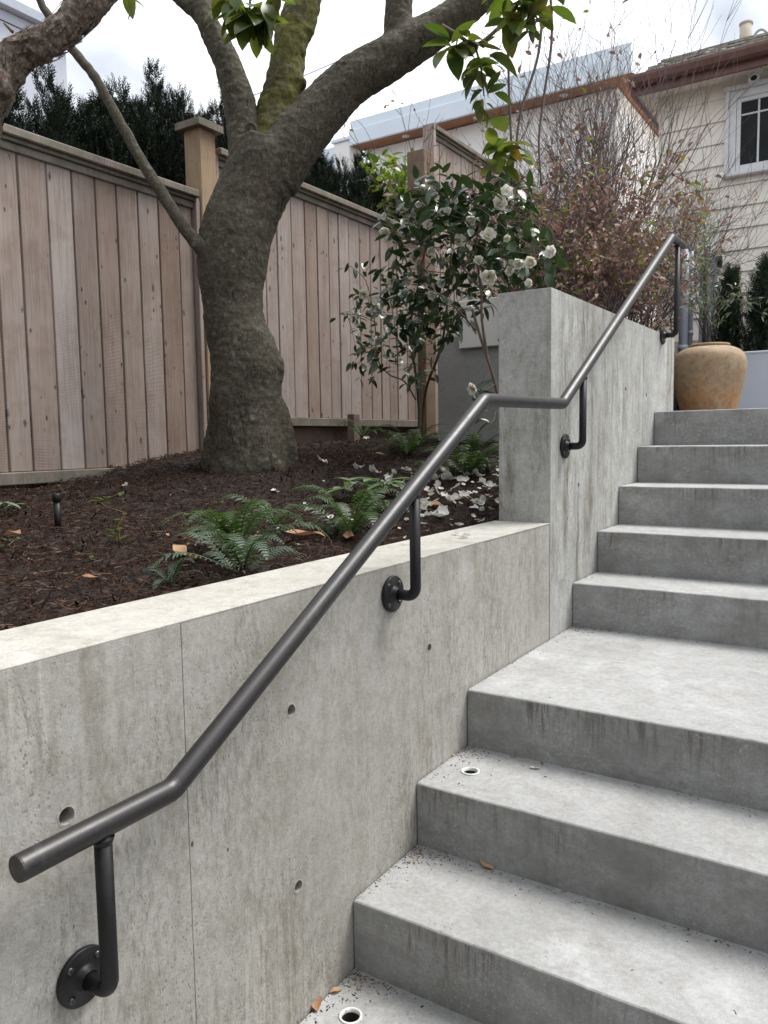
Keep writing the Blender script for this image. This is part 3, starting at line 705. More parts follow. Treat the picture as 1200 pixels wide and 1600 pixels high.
ch = thing('cream_house', (1, 8, 0), 'cream clapboard house with white sash window at the upper right', 'house')
CX0, CX1, CY = -1.06, 4.0, 7.0
box('wall_core', (CX0, CY, 1.5), (CX1, 11, 4.6), 'cream', ch, .004)
zs = [4.44-.205*i for i in range(-1, 11)]
for i, zb in enumerate(zs):
    zt = min(zb+.215, 4.63); V = []
    x0, x1 = CX0-.004, CX1; y0 = CY-.026; y1 = CY-.006
    mb = MB().add([(x0, y0, zb), (x1, y0, zb), (x1, CY, zb), (x0, CY, zb), (x0, y1, zt), (x1, y1, zt), (x1, CY, zt), (x0, CY, zt)],
                  [(0, 3, 2, 1), (4, 5, 6, 7), (0, 1, 5, 4), (1, 2, 6, 5), (2, 3, 7, 6), (3, 0, 4, 7)])
    mb.build('siding_plank', 'cream', ch)
box('foundation_skirt', (CX0+.01, CY-.015, 1.5), (CX1, CY-.002, 2.18), 'skirt', ch, .004)
for zz in (1.84, 2.0): box('skirt_board', (CX0+.012, CY-.03, zz), (CX1, CY-.016, zz+.145), 'skirt', ch, .004)
for k in range(16):                                         # side wall planks facing the white house
    zb = 4.44-.205*(k-1)
    if zb < 2.1: break
    box('siding_plank', (CX0-.028, CY+.002, zb), (CX0-.002, 10.9, min(zb+.2, 4.6)), 'cream', ch, .003)
EY = 6.68
box('soffit_board', (CX0-.19, EY+.02, 4.585), (CX1, CY-.03, 4.605), 'cream', ch, .003)
box('soffit_board', (CX0-.19, CY-.028, 4.585), (CX0-.03, 11, 4.605), 'cream', ch, .003)
box('fascia_board', (CX0-.195, EY-.01, 4.53), (CX1, EY+.018, 4.70), 'gutter', ch, .003)
box('rake_board', (CX0-.225, EY+.02, 4.55), (CX0-.2, 9, 4.70), 'gutter', ch, .003)
mb = MB(); prof = [(0, .105), (-.075, .105), (-.10, .095), (-.102, .07), (-.085, .02), (-.055, 0), (0, 0)]
gV = []; 
for x in (CX0-.215, CX1): gV += [(x, EY-.012+p, 4.60+q) for p, q in prof]
k = len(prof); mb.add(gV, [(i, (i+1) % k, k+(i+1) % k, k+i) for i in range(k)]+[tuple(range(k))[::-1], tuple(range(k, 2*k))]); mb.build('gutter', 'gutter', ch)
sl = .52; rdx = math.atan(sl)
rl = MB(); rl.add([(CX0-.225, EY-.02, 4.69), (CX1, EY-.02, 4.69), (CX1, EY+1.3, 4.69+1.32*sl), (CX0-.225, EY+1.3, 4.69+1.32*sl),
                  (CX0-.225, EY-.02, 4.66), (CX1, EY-.02, 4.66), (CX1, EY+1.3, 4.66+1.32*sl), (CX0-.225, EY+1.3, 4.66+1.32*sl)],
                 [(0, 1, 2, 3), (7, 6, 5, 4), (0, 4, 5, 1), (1, 5, 6, 2), (2, 6, 7, 3), (3, 7, 4, 0)])
roof = rl.build('roof', 'shingle', ch)
shm = [boxmesh((-.085, 0, 0), (.085, .26, .016), .003, 1) for _ in range(3)]
for me in shm: me.materials.append(MAT['shingle'])
rr = random.Random(4)
for row in range(8):
    x = CX0-.235+rr.uniform(0, .1)
    while x < 1.6 and row*60 < 9999:
        w = rr.uniform(.75, 1.1); o = bpy.data.objects.new('shingle', shm[rr.randrange(3)]); COL.objects.link(o); o.parent = roof
        yy = -.06+row*.17+rr.uniform(-.012, .012)
        o.location = (x+.085*w-wloc(roof).x, EY+yy-wloc(roof).y, 4.70+yy*sl+rr.uniform(.003, .016)-wloc(roof).z); o.rotation_euler = (rdx-.07, 0, rr.uniform(-.02, .02)); o.scale = (w, 1, 1)
        x += .172*w
# window
WX0, WX1, WZ0, WZ1 = -.455, .75, 3.715, 4.47
win = box('window', (WX0+.09, CY-.03, WZ0+.06), (WX1-.09, CY-.027, WZ1-.09), 'glass', ch, .0005)
def wf(name, a, b, mat='whitepaint'): return box(name, a, b, mat, win, .004)
yf0, yf1 = CY-.075, CY-.02
wf('frame', (WX0, yf0, WZ0), (WX0+.035, yf1, WZ1)); wf('frame', (WX1-.035, yf0, WZ0), (WX1, yf1, WZ1))
wf('frame', (WX0-.02, yf0-.01, WZ1+.001), (WX1+.02, yf1, WZ1+.04)); wf('sill', (WX0-.02, yf0-.03, WZ0-.035), (WX1+.02, yf1, WZ0-.001))
wf('casing', (WX0+.036, yf0+.022, WZ0), (WX0+.095, yf1, WZ1)); wf('casing', (WX1-.095, yf0+.022, WZ0), (WX1-.036, yf1, WZ1)); wf('casing', (WX0+.096, yf0+.022, WZ1-.07), (WX1-.096, yf1, WZ1))
wf('sash', (WX0+.097, yf0+.032, WZ0+.001), (WX0+.135, yf1, WZ1-.071)); wf('sash', (WX1-.135, yf0+.032, WZ0+.001), (WX1-.097, yf1, WZ1-.071))
wf('sash', (WX0+.136, yf0+.032, WZ1-.11), (WX1-.136, yf1, WZ1-.071)); wf('sash', (WX0+.136, yf0+.032, WZ0+.001), (WX1-.136, yf1, WZ0+.07))
for xx in (-.175, .06, .30): wf('muntin', (xx, yf0+.036, WZ0+.071), (xx+.018, yf1-.002, WZ1-.111))
wf('muntin', (WX0+.136, yf0+.038, 4.235), (WX1-.136, yf1-.004, 4.252))
sc = thing('security_camera', (-.20, 6.88, 4.585), 'small white dome security camera under the eave of the cream house', 'camera')
V, F = lathe([(.0005, 0), (.07, 0), (.07, -.015), (.045, -.03), (.04, -.055)], 24); link('mount', mesh('mount', V, F, True), 'whitepaint', sc, (-.20, 6.88, 4.584))
V, F = lathe([(.001, .045), (.03, .04), (.048, .02), (.052, 0), (.048, -.03), (.035, -.045), (.001, -.047)], 24)
me = mesh('camera_head', V, F, True); me.transform(Matrix.Rotation(R(62), 4, 'X') @ Matrix.Rotation(R(12), 4, 'Y')); link('camera_head', me, 'whitepaint', sc, (-.20, 6.86, 4.515))
V, F = lathe([(.001, .012), (.022, .008), (.03, 0)], 20); me = mesh('lens', V, F, True); me.transform(Matrix.Rotation(R(68), 4, 'X')); link('lens', me, 'dark', sc, (-.195, 6.812, 4.497))
vp = thing('vent_pipe', tuple(ony(1165, 68, 7.9)), 'grey vent pipe standing on the shingle roof of the cream house', 'pipe'); b0 = vp.location.copy()
MB().tube([b0-Vector((0, 0, .35)), b0+Vector((0, 0, .20))], .062, 20).build('pipe_shaft', 'skirt', vp, True)
MB().tube([b0+Vector((0, 0, .18)), b0+Vector((0, 0, .205))], .068, 20).build('pipe_rim', 'skirt', vp, True)
MB().tube([b0+Vector((.09+.085*math.sin(a)+.05, 0, -.06+.16*math.cos(a)*(1 if a > 0 else 1))) for a in np.linspace(-1.4, 1.9, 12)], .014, 10).build('cable_loop', 'pipe', vp, True)

# downpipes, post by the cream house
dp = thing('standpipe', tuple(ony(1067, 545, 5.0)), 'thicker of two grey blue pipes left of the olive tree', 'pipe'); b0 = Vector(dp.location); b0.z = 1.74; dp.location = b0
MB().tube([b0, b0+Vector((0, 0, .90))], .034, 16).build('pipe_shaft', 'pipe', dp, True)
for zz in (.15, .62): MB().tube([b0+Vector((0, 0, zz)), b0+Vector((0, 0, zz+.035))], .040, 16).build('pipe_clip', 'pipe', dp, True)
dp = thing('standpipe', tuple(ony(1078, 545, 5.3)), 'slim greenish pipe between the thick pipe and the olive tree', 'pipe'); b0 = Vector(dp.location); b0.z = 1.735; dp.location = b0
MB().tube([b0, b0+Vector((0, 0, .95))], .019, 14).build('pipe_shaft', 'pipe', dp, True)
for zz in (.3, .8): MB().tube([b0+Vector((0, 0, zz)), b0+Vector((0, 0, zz+.03))], .024, 14).build('pipe_clip', 'pipe', dp, True)
gp = thing('service_post', tuple(ony(1104, 540, 5.9)), 'pale blue round topped post against the cream clapboard wall', 'post'); b0 = Vector(gp.location); b0.z = 1.735; gp.location = b0
V = []; pr = [(-.068, 0), (.068, 0), (.068, .98)]+[(.068*math.cos(a), .98+.068*math.sin(a)) for a in np.linspace(0, math.pi, 12)[1:-1]]+[(-.068, .98)]
k = len(pr); V = [(b0.x+p, b0.y, b0.z+q) for p, q in pr]+[(b0.x+p, b0.y+.06, b0.z+q) for p, q in pr]
MB().add(V, [tuple(range(k)), tuple(range(k, 2*k))[::-1]]+[(i, k+i, k+(i+1) % k, (i+1) % k) for i in range(k)]).build('post_shaft', 'pipe', gp)
MB().tube([b0+Vector((.075, .03, .97)), b0+Vector((.10, .03, .97))], .05, 16).build('dial', 'dark', gp, True)

# ============================================================ POT
pot = thing('terracotta_pot', (.095, 3.52, 1.3605), 'wide shouldered mottled terracotta pot at the head of the steps', 'pot')
prof = [(.001, .004), (.132, .004), (.146, 0), (.152, .012), (.167, .07), (.184, .14), (.196, .20), (.2025, .25), (.2015, .295), (.191, .333), (.168, .361), (.135, .379), (.108, .386)]
pf = spline([(r, 0, z) for r, z in prof], sub=4); V, F = lathe([(p[0], p[2]) for p in pf], 64)
link('body', mesh('body', V, F, True), 'pot', pot, pot.location)
V, F = lathe([(.105, .384), (.112, .391), (.111, .400), (.104, .403), (.097, .399), (.095, .38), (.10, .30), (.001, .29)], 56)
link('rim', mesh('rim', V, F, True), 'pot', pot, pot.location)

# ============================================================ TREES
def D41(px, py, D=4.1): return Vector(ond(px, py, D))
def fused(chains, voxel, parent, name, mat, smooth_it=6, lump=.02, fine=.006, n=20, lumpscale=4., bumps=()):
    """several tapered tubes grown into one skin, with bark lumps"""
    mb = MB()
    for pts, rad in chains:
        p, r = spline(pts, rad, 5); mb.tube(p, list(np.maximum(r, .004)), n)
    me = modded(mb.V, mb.F, [('REMESH', dict(mode='VOXEL', voxel_size=voxel)), ('SMOOTH', dict(factor=.6, iterations=smooth_it))])
    nv = len(me.vertices); co = np.empty(nv*3); me.vertices.foreach_get('co', co); no = np.empty(nv*3)
    me.vertex_normals.foreach_get('vector', no); co = co.reshape(-1, 3); no = no.reshape(-1, 3)
    d = np.array([lump*mnoise.noise(Vector(c)*lumpscale)+lump*.5*mnoise.noise(Vector((c[0]*9, c[1]*9, c[2]*14)))+fine*mnoise.noise(Vector((c[0]*26, c[1]*26, c[2]*40+9)))+fine*.8*mnoise.noise(Vector((c[0]*60, c[1]*60, c[2]*30)))-fine*1.1*max(0., .16-abs(mnoise.noise(Vector((c[0]*13, c[1]*13, c[2]*4.5+3)))))*6*max(0., mnoise.noise(Vector((c[0]*4, c[1]*4, c[2]*3)))+.15)
                  for c in co])
    for c0, rad, h in bumps:
        d += h*np.exp(-(np.linalg.norm(co-np.array(c0), axis=1)/rad)**2)
    off = wloc(parent); co = co+no*d[:, None]-np.array(off)
    me.vertices.foreach_set('co', co.astype(np.float32).ravel()); me.update()
    me.polygons.foreach_set('use_smooth', [True]*len(me.polygons))
    return link(name, me, mat, parent, off)
base = D41(394, 742); base.z = zm(base.x, base.y)-.02
mag = thing('magnolia_tree', base, 'big leaning tree with thick grey brown trunk and mossy limb in the mulch bed', 'tree')
px2m = 4.1/FPX
def chain(pts, D=4.1):
    P = []; r = []
    for q in pts: P.append(D41(q[0], q[1], D+(q[3] if len(q) > 3 else 0))); r.append(q[2]*D/FPX)
    return P, r
trunk = chain([(393, 800, 76), (393, 752, 68), (394, 715, 63), (388, 670, 57), (384, 625, 55), (384, 590, 55), (380, 550, 53), (370, 520, 48), (365, 480, 46), (362, 440, 51), (365, 400, 55), (370, 365, 57), (385, 325, 54), (402, 285, 54), (412, 255, 54), (415, 230, 50)])
limbA = chain([(398, 270, 38), (384, 210, 29), (374, 160, 25), (360, 112, 22), (338, 62, 20), (322, 28, 17, -.02), (309, -40, 16, .03)])
limbA2 = chain([(343, 78, 17), (316, 30, 13), (288, 3, 12), (248, -40, 12)])
limbC = chain([(420, 275, 48), (456, 226, 44), (500, 175, 38), (548, 128, 35), (598, 98, 34), (650, 66, 31), (700, 32, 27), (765, -18, 24)])
limbD = chain([(618, 88, 24), (621, 50, 22), (623, 5, 22), (626, -60, 20)])
knob = chain([(420, 600, 18), (423, 572, 21), (418, 548, 14)])
flare = [chain([(468, 758, 7, -.02), (454, 738, 12, -.01), (438, 700, 20), (425, 655, 20)]), chain([(440, 775, 10, -.18), (425, 752, 20, -.13), (412, 705, 26, -.08)]), chain([(350, 778, 10, -.18), (360, 752, 20, -.12), (372, 700, 26, -.06)]), chain([(455, 742, 10), (446, 715, 20), (432, 660, 24), (420, 620, 20)]), chain([(328, 748, 14), (338, 715, 24), (352, 660, 26)]), chain([(400, 760, 20, -.12), (400, 735, 24, -.10), (396, 690, 26, -.06)])]
fused([trunk, limbA, limbA2, limbC, limbD, knob]+flare, .0085, mag, 'trunk', 'bark', 6, .009, .0038, 26,
      bumps=[(D41(432, 562, 4.0), .06, .008), (D41(395, 205, 3.95), .03, .012), (D41(345, 640, 4.0), .1, .012)])
limbB = chain([(428, 240, 42, .02), (432, 190, 36, .04), (440, 145, 30, .04), (449, 100, 27, .05), (457, 60, 28, .05), (472, 15, 27, .06), (490, -50, 24, .07)])
fused([limbB, chain([(470, 120, 14, .03), (452, 138, 20, .03), (436, 170, 20, .02)])], .0125, mag, 'mossy_limb', 'mossbark', 4, .014, .006, 20)
sh, sr = spline(*chain([(345, 415, 15, .05), (322, 393, 14), (302, 373, 11), (278, 342, 9.5), (252, 300, 9.5), (225, 258, 8.6), (196, 206, 8.2), (165, 150, 7.5), (142, 112, 7.3), (112, 76, 7), (84, 36, 6.5), (66, 8, 6), (48, -30, 5.5)], 4.0), sub=8)
sh = [Vector(p)+Vector((mnoise.noise(Vector((i*.35, 0, 0))), 0, mnoise.noise(Vector((i*.35, 5, 0)))))*.006 for i, p in enumerate(sh)]
MB().tube(sh, [r*(1+.12*mnoise.noise(Vector((i*.6, 3, 0)))) for i, r in enumerate(sr)], 12).build('slender_shoot', 'bark', mag, True)
# pruning scar
V, F = lathe([(.001, .004), (.012, .005), (.02, .0), (.027, .010), (.034, .002)], 20)
me = mesh('pruning_scar', V, F, True); me.transform(Matrix(frame((0, 0, 1), Vector(CAM)-D41(392, 202)).to_4x4()) @ Matrix.Rotation(0, 4, 'X')); link('pruning_scar', me, 'bark', mag, D41(392, 202, 3.97))

T_MAG = leaf_geo(1., .44, .10, .22, 6, .5)
magme = []
for k in range(4):
    Vl, Fl = leaf_geo(1., .46+.04*k, .08+.05*k, .10+.12*k, 6, .1); me = mesh('leaf', Vl, Fl, True); me.materials.append(MAT['magleaf']); magme.append(me)
yme = mesh('leaf', *T_MAG, True); yme.materials.append(MAT['yelleaf'])
rm = random.Random(11)
def rosette(c, n, size, spread=.9, droop=.6, axis=(0, 0, 1)):
    n = int(n*1.1); size *= 1.02
    for i in range(n):
        a = i*2.4+rm.uniform(-.3, .3); el = rm.uniform(-droop, spread)
        d = Vector((math.cos(a)*math.cos(el), math.sin(a)*math.cos(el), math.sin(el)))
        p = Vector(c)+d*size*.12+Vector((rm.uniform(-.03, .03), rm.uniform(-.03, .03), rm.uniform(-.03, .03)))
        put_leaf('leaf', magme[rm.randrange(4)], None, mag, p, frame(d, (rm.uniform(-.3, .3), rm.uniform(-.3, .3), 1)), size*rm.uniform(.9, 1.4))
def twig(parent, pts, r0, r1, mat='stem', name='twig', D=4.0, n=7):
    P = [D41(a, b, D) for a, b in pts]; p, _ = spline(P, [1]*len(P), 6)
    return MB().tube(p, list(np.linspace(r0, r1, len(p))), n).build(name, mat, parent, True)
twig(mag, [(395, -60), (392, -20), (390, 15)], .008, .005, D=3.8)
for c, n, s in (((372, 12), 9, .12), ((395, 20), 12, .125), ((412, 8), 9, .11), ((390, 34), 5, .12), ((360, -12), 8, .12), ((425, -15), 8, .12)):
    rosette(D41(*c, 3.8), n, s, .0, 1.35)
rosette(D41(200, -14, 3.9), 4, .10, .0, 1.4)
twig(mag, [(690, 40), (716, 55), (742, 70), (770, 52), (800, 20), (830, -30)], .010, .009, D=3.9)
twig(mag, [(742, 70), (752, 110), (756, 150)], .006, .003, D=3.9)
twig(mag, [(716, 55), (712, 75)], .005, .003, D=3.9)
for c, n, s in (((708, 72), 9, .11), ((735, 66), 9, .11), ((752, 92), 9, .12), ((745, 118), 8, .10), ((758, 140), 6, .085), ((757, 160), 5, .07), ((830, 8), 10, .11), ((800, 22), 8, .11), ((816, 40), 8, .10), ((858, -4), 8, .12), ((795, -10), 8, .12), ((835, 40), 5, .08)):
    rosette(D41(*c, 3.9), n, s, .7, .9)
# hanging shoots below the limb, with one fresh cluster
hs = [[(790, -40), (793, 60), (796, 160), (800, 260), (797, 330)], [(850, -40), (842, 80), (815, 170), (806, 230), (800, 270)], [(858, -40), (862, 60), (850, 150), (842, 220), (846, 290)]]
for h in hs: twig(mag, h, .008, .006, 'twig', 'hanging_shoot', 4.3)
for c, n, s in (((788, 222), 7, .125), ((800, 238), 6, .12), ((772, 236), 4, .13), ((782, 258), 4, .12)): rosette(D41(*c, 4.2), n, s, .6, .5)
put_leaf('leaf', yme, None, mag, D41(798, 230, 4.15), frame(D41(812, 248, 4.1)-D41(798, 230, 4.15), Vector(CAM)-D41(800, 240)), .11)['label'] = 'bright yellow leaf in the lowest cluster'

# second tree: only one shaggy limb reaches into the picture, rooted beside the frame
b2 = Vector(ond(-75, 880, 3.0)); b2.z = zm(max(b2.x, -2.3), b2.y)-.03
cy_ = thing('shaggy_barked_tree', b2, 'shaggy red brown barked tree leaning in at the upper left edge', 'tree')
lim = chain([(-78, 900, 52), (-78, 700, 46), (-72, 500, 42), (-66, 360, 36), (-50, 270, 32), (-30, 205, 28), (-12, 150, 28), (8, 106, 28), (36, 82, 25), (66, 69, 26), (94, 52, 25), (118, 28, 25), (140, 4, 25), (180, -40, 22)], 3.0)
lim[0][0].z = b2.z
fused([lim, chain([(8, 150, 12), (2, 110, 16), (20, 86, 14)], 2.96)], .0095, cy_, 'trunk', 'shaggy', 3, .013, .009, 20, 6.)
rs = random.Random(5); mb = MB()
lp, lr = spline(*lim, sub=14)
for k in range(120):                                        # curling bark strips
    i = rs.randrange(70, len(lp)-3); p = Vector(lp[i]); t = (Vector(lp[i+1])-Vector(lp[i-1])).normalized()
    nrm = t.orthogonal().normalized(); nrm.rotate(Matrix.Rotation(rs.uniform(0, 6.28), 3, t)); q = p+nrm*lr[i]*1.0
    L = rs.uniform(.03, .10); w = rs.uniform(.004, .011); s_ = t.cross(nrm)*w; lift = rs.uniform(.002, .012); sg = rs.choice((-1, 1))
    a, b_, c_ = q, q+t*L*.5*sg+nrm*lift*.4, q+t*L*sg+nrm*lift
    mb.add([a-s_, a+s_, b_-s_, b_+s_, c_-s_*.3, c_+s_*.3], [(0, 1, 3, 2), (2, 3, 5, 4)])
mb.build('bark_strip', 'shaggy', cy_)['kind'] = 'stuff'
for pts in ([(54, 78), (53, 92), (56, 104)], [(20, 50), (12, 42), (6, 36)], [(26, 108), (28, 122), (32, 130)], [(36, 94), (39, 100)]):
    twig(cy_, pts, .007, .003, 'stem', 'dead_stub', 3.0, 6)

# ============================================================ YEW HEDGE
def yew_mesh(h, r, n, seed, plumes=17, pr=.135):
    rd = random.Random(seed); sp = []
    for i in range(16):                                     # needles of one shoot
        a = i*2.4; y = .02+.92*i/16; d = Vector((math.cos(a)*.62, .9, math.sin(a)*.62)); sp.append((Vector((0, y, 0)), frame(d, (0, 0, 1)), .34*(1-.45*i/16)))
    nd = (np.array([(0, 0, 0), (.12, .5, 0), (0, 1, 0), (-.12, .5, 0)]), [(0, 1, 2, 3)])
    T = scatter(nd, sp); it = []; pl = []
    for i in range(plumes):
        a = i*2.4; q = r*math.sqrt((i+.3)/plumes); pl.append((q*math.cos(a), q*math.sin(a), h*(1-.20*(q/r)*rd.random()-.12*rd.random()), rd.uniform(.8, 1.2)*pr, rd.uniform(-.06, .06), rd.uniform(-.06, .06)))
    for i in range(n):
        x0, y0, hh, w, lx, ly = pl[i % plumes]; f = rd.random()**.8; a = rd.uniform(0, 6.283)
        wr = w*(min(1, (1-f)*3.2+.10))*math.sqrt(rd.uniform(.15, 1))*(1+.35*mnoise.noise(Vector((a, f*9, seed+i % plumes))))
        p = Vector((x0+lx*f*2+wr*math.cos(a), y0+ly*f*2+wr*math.sin(a), hh*f-.06))
        d = Vector((math.cos(a)*.45+rd.uniform(-.25, .25), math.sin(a)*.45+rd.uniform(-.25, .25), rd.uniform(.7, 1.5)))
        it.append((p, frame(d, (rd.uniform(-1, 1), rd.uniform(-1, 1), .3)), rd.uniform(.06, .11)))
    V, F = scatter(T, it); me = fastmesh('foliage', V, F); me.materials.append(MAT['yew']); return me
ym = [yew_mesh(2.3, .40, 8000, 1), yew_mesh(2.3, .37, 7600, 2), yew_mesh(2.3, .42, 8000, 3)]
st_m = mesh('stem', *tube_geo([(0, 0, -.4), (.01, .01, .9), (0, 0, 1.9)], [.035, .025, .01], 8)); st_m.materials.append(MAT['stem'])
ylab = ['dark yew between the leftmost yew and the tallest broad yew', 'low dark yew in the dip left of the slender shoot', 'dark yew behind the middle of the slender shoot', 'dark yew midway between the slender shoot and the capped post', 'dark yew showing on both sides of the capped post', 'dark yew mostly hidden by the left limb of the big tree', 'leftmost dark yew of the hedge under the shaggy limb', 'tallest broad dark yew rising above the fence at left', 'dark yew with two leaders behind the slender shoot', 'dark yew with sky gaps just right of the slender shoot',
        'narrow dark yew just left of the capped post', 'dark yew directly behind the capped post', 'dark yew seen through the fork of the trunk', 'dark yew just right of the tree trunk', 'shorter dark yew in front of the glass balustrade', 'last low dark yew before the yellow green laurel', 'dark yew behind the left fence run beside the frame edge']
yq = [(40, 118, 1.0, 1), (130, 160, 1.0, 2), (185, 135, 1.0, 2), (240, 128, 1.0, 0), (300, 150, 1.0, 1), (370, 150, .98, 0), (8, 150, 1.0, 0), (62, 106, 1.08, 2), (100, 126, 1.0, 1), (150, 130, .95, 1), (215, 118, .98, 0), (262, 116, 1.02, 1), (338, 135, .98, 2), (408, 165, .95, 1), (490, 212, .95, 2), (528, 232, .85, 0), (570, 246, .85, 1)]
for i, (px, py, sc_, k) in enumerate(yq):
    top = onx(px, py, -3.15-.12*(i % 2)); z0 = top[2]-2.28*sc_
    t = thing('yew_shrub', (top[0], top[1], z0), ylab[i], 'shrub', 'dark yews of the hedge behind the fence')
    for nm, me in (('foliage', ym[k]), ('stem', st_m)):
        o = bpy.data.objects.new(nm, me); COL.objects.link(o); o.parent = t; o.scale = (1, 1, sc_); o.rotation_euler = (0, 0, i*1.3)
ym2 = yew_mesh(.95, .095, 1500, 8, 6, .08); ym2.materials[0] = MAT['yew2']
for lab, px, py, sx in (('narrow dark columnar yew standing right behind the terracotta pot', 1136, 404, .9), ('dense dark columnar yew at the right edge behind the pot', 1192, 388, 1.12)):
    top = ony(px, py, 5.3); t = thing('columnar_yew', (top[0], 5.3, top[2]-.94), lab, 'shrub', 'columnar yews in the pale planter')
    for nm, me in (('foliage', ym2), ('stem', st_m)):
        o = bpy.data.objects.new(nm, me); COL.objects.link(o); o.parent = t; o.scale = (sx, sx, 1) if nm == 'foliage' else (.6, .6, .45)

# ============================================================ BRANCHING HELPER
def grow(rd, p, d, L, r, depth, out, tips, spread=.6, up=.25, kids=3, wig=.16, segs=5, taper=.55):
    pts = [Vector(p)]; d = Vector(d).normalized()
    for i in range(segs):
        d = (d+Vector((rd.gauss(0, wig), rd.gauss(0, wig), rd.gauss(0, wig)))+Vector((0, 0, up*.15))).normalized(); pts.append(pts[-1]+d*L/segs)
    rad = [r*(1-(1-taper)*i/segs) for i in range(segs+1)]; out.append((pts, rad))
    if depth == 0:
        for i in range(1, segs+1): tips.append((pts[i], (pts[i]-pts[i-1]).normalized()))
        return
    for k in range(kids):
        i = rd.randrange(max(1, segs//3), segs+1); q = pts[i]; dd = (pts[i]-pts[i-1]).normalized()
        o = dd.orthogonal(); o.rotate(Matrix.Rotation(rd.uniform(0, 6.28), 3, dd)); nd = (dd+o*rd.uniform(.4, 1.)*spread*1.6+Vector((0, 0, up*.4)))
        grow(rd, q, nd, L*rd.uniform(.5, .8), max(.0017, rad[i]*.62), depth-1, out, tips, spread, up, kids, wig, max(3, segs-1), taper)
def tubes(chains, n=5):
    mb = MB()
    for p, r in chains: mb.tube(p, r, n, False)
    return mb

# ============================================================ CAMELLIA
cb = Vector(ony(655, 672, 2.95)); cb.z = zm(cb.x, cb.y)
camm = thing('camellia_shrub', cb, 'glossy dark green camellia with open white flowers beside the tall wall', 'shrub')
def CP(px, py, y): return Vector(ony(px, py, y))
stems = [
    ([CP(655, 680, 2.95), CP(655, 640, 2.95), CP(650, 585, 2.9), CP(640, 520, 2.85), CP(655, 440, 2.75), CP(668, 370, 2.7)], .012, .005),
    ([CP(660, 690, 3.0), CP(662, 640, 2.98), CP(668, 600, 2.9), CP(690, 540, 2.7), CP(700, 460, 2.6), CP(705, 380, 2.6), CP(700, 310, 2.6)], .011, .004),
    ([CP(650, 625, 2.95), CP(632, 596, 2.9), CP(608, 585, 2.85), CP(590, 560, 2.8), CP(585, 500, 2.8), CP(572, 440, 2.8), CP(548, 416, 2.8)], .006, .002),
    ([CP(622, 590, 2.9), CP(620, 540, 2.85), CP(612, 480, 2.8), CP(598, 430, 2.8)], .004, .002),
    ([CP(590, 505, 2.8), CP(560, 492, 2.78), CP(530, 491, 2.76)], .003, .0015),
    ([CP(645, 430, 2.75), CP(622, 380, 2.7), CP(604, 340, 2.7), CP(598, 318, 2.7)], .005, .002),
    ([CP(792, 690, 2.1), CP(774, 600, 2.15), CP(752, 530, 2.2), CP(738, 484, 2.25), ], .010, .007),
    ([CP(762, 560, 2.18), CP(753, 500, 2.2), CP(752, 455, 2.25), CP(745, 380, 2.3), CP(760, 310, 2.35)], .008, .003),
    ([CP(742, 515, 2.22), CP(725, 495, 2.3), CP(700, 470, 2.4)], .006, .003),
    ([CP(745, 400, 2.3), CP(790, 400, 2.2), CP(835, 410, 2.15), CP(868, 400, 2.1)], .006, .002),
    ([CP(750, 360, 2.3), CP(800, 340, 2.25), CP(850, 350, 2.2)], .005, .002),
    ([CP(700, 380, 2.6), CP(665, 340, 2.6), CP(650, 300, 2.6), CP(640, 285, 2.6)], .004, .002),
    ([CP(774, 600, 2.15), CP(755, 612, 2.05), CP(742, 608, 2.0)], .004, .0025),
    ([CP(775, 640, 2.12), CP(772, 655, 2.05), CP(766, 662, 2.0)], .003, .002)]
rc = random.Random(21); ch_ = []; ltips = []
for pts, r0, r1 in stems:
    p, _ = spline(pts, [1]*len(pts), 5); ch_.append(([Vector(q) for q in p], list(np.linspace(r0, r1, len(p)))))
tubes(ch_, 7).build('stem', 'stem', camm, True)
sub = []
ell = [((700, 400), 95, 110, 2.5, 330), ((640, 350), 45, 50, 2.65, 60), ((690, 310), 55, 45, 2.55, 85), ((760, 350), 70, 65, 2.3, 150), ((830, 400), 48, 42, 2.15, 75), ((790, 310), 45, 40, 2.35, 45), ((680, 500), 40, 42, 2.5, 85), ((640, 470), 50, 60, 2.7, 75), ((600, 520), 52, 60, 2.8, 105), ((570, 570), 26, 24, 2.8, 28), ((578, 450), 32, 40, 2.8, 26), ((650, 570), 38, 34, 2.8, 40), ((545, 418), 14, 8, 2.8, 4), ((532, 492), 12, 8, 2.77, 5), ((560, 492), 16, 12, 2.78, 6), ((765, 655), 10, 14, 2.05, 4), ((745, 612), 14, 10, 2.0, 5), ((775, 535), 10, 16, 2.1, 2)]
anch = [q for p, r in ch_ for q in p]
cl = []
for (cx, cy), rx, ry, y, cnt in ell:
    for _ in range(int(cnt*1.08)):
        a = rc.uniform(0, 6.28); q = math.sqrt(rc.random()); px, py = cx+rx*q*math.cos(a), cy+ry*q*math.sin(a)
        cl.append(CP(px, py, y+rc.gauss(0, .16 if cnt > 8 else .01)))
leafs = []
for p in cl:
    tgt = min(anch, key=lambda s: (s-p).length_squared); d = (p-tgt)
    if d.length < .03: d = rv() 
    if rc.random() < .33 and d.length > .06: sub.append(([tgt, tgt.lerp(p, .5)+rv(.012), p], [.0022, .0016, .001]))
    d = (d.normalized()*.6+Vector((rc.gauss(0, .5), rc.gauss(0, .5), rc.gauss(-.15, .5)))).normalized()
    leafs.append((p, frame(d, (rc.uniform(-.7, .7), rc.uniform(-.7, .7), 1.0)), rc.uniform(.064, .102)*(.8 if p.y > 2.74 else 1.)))
tubes(sub, 4).build('twig', 'stem', camm, True)['kind'] = 'stuff'
cme = []
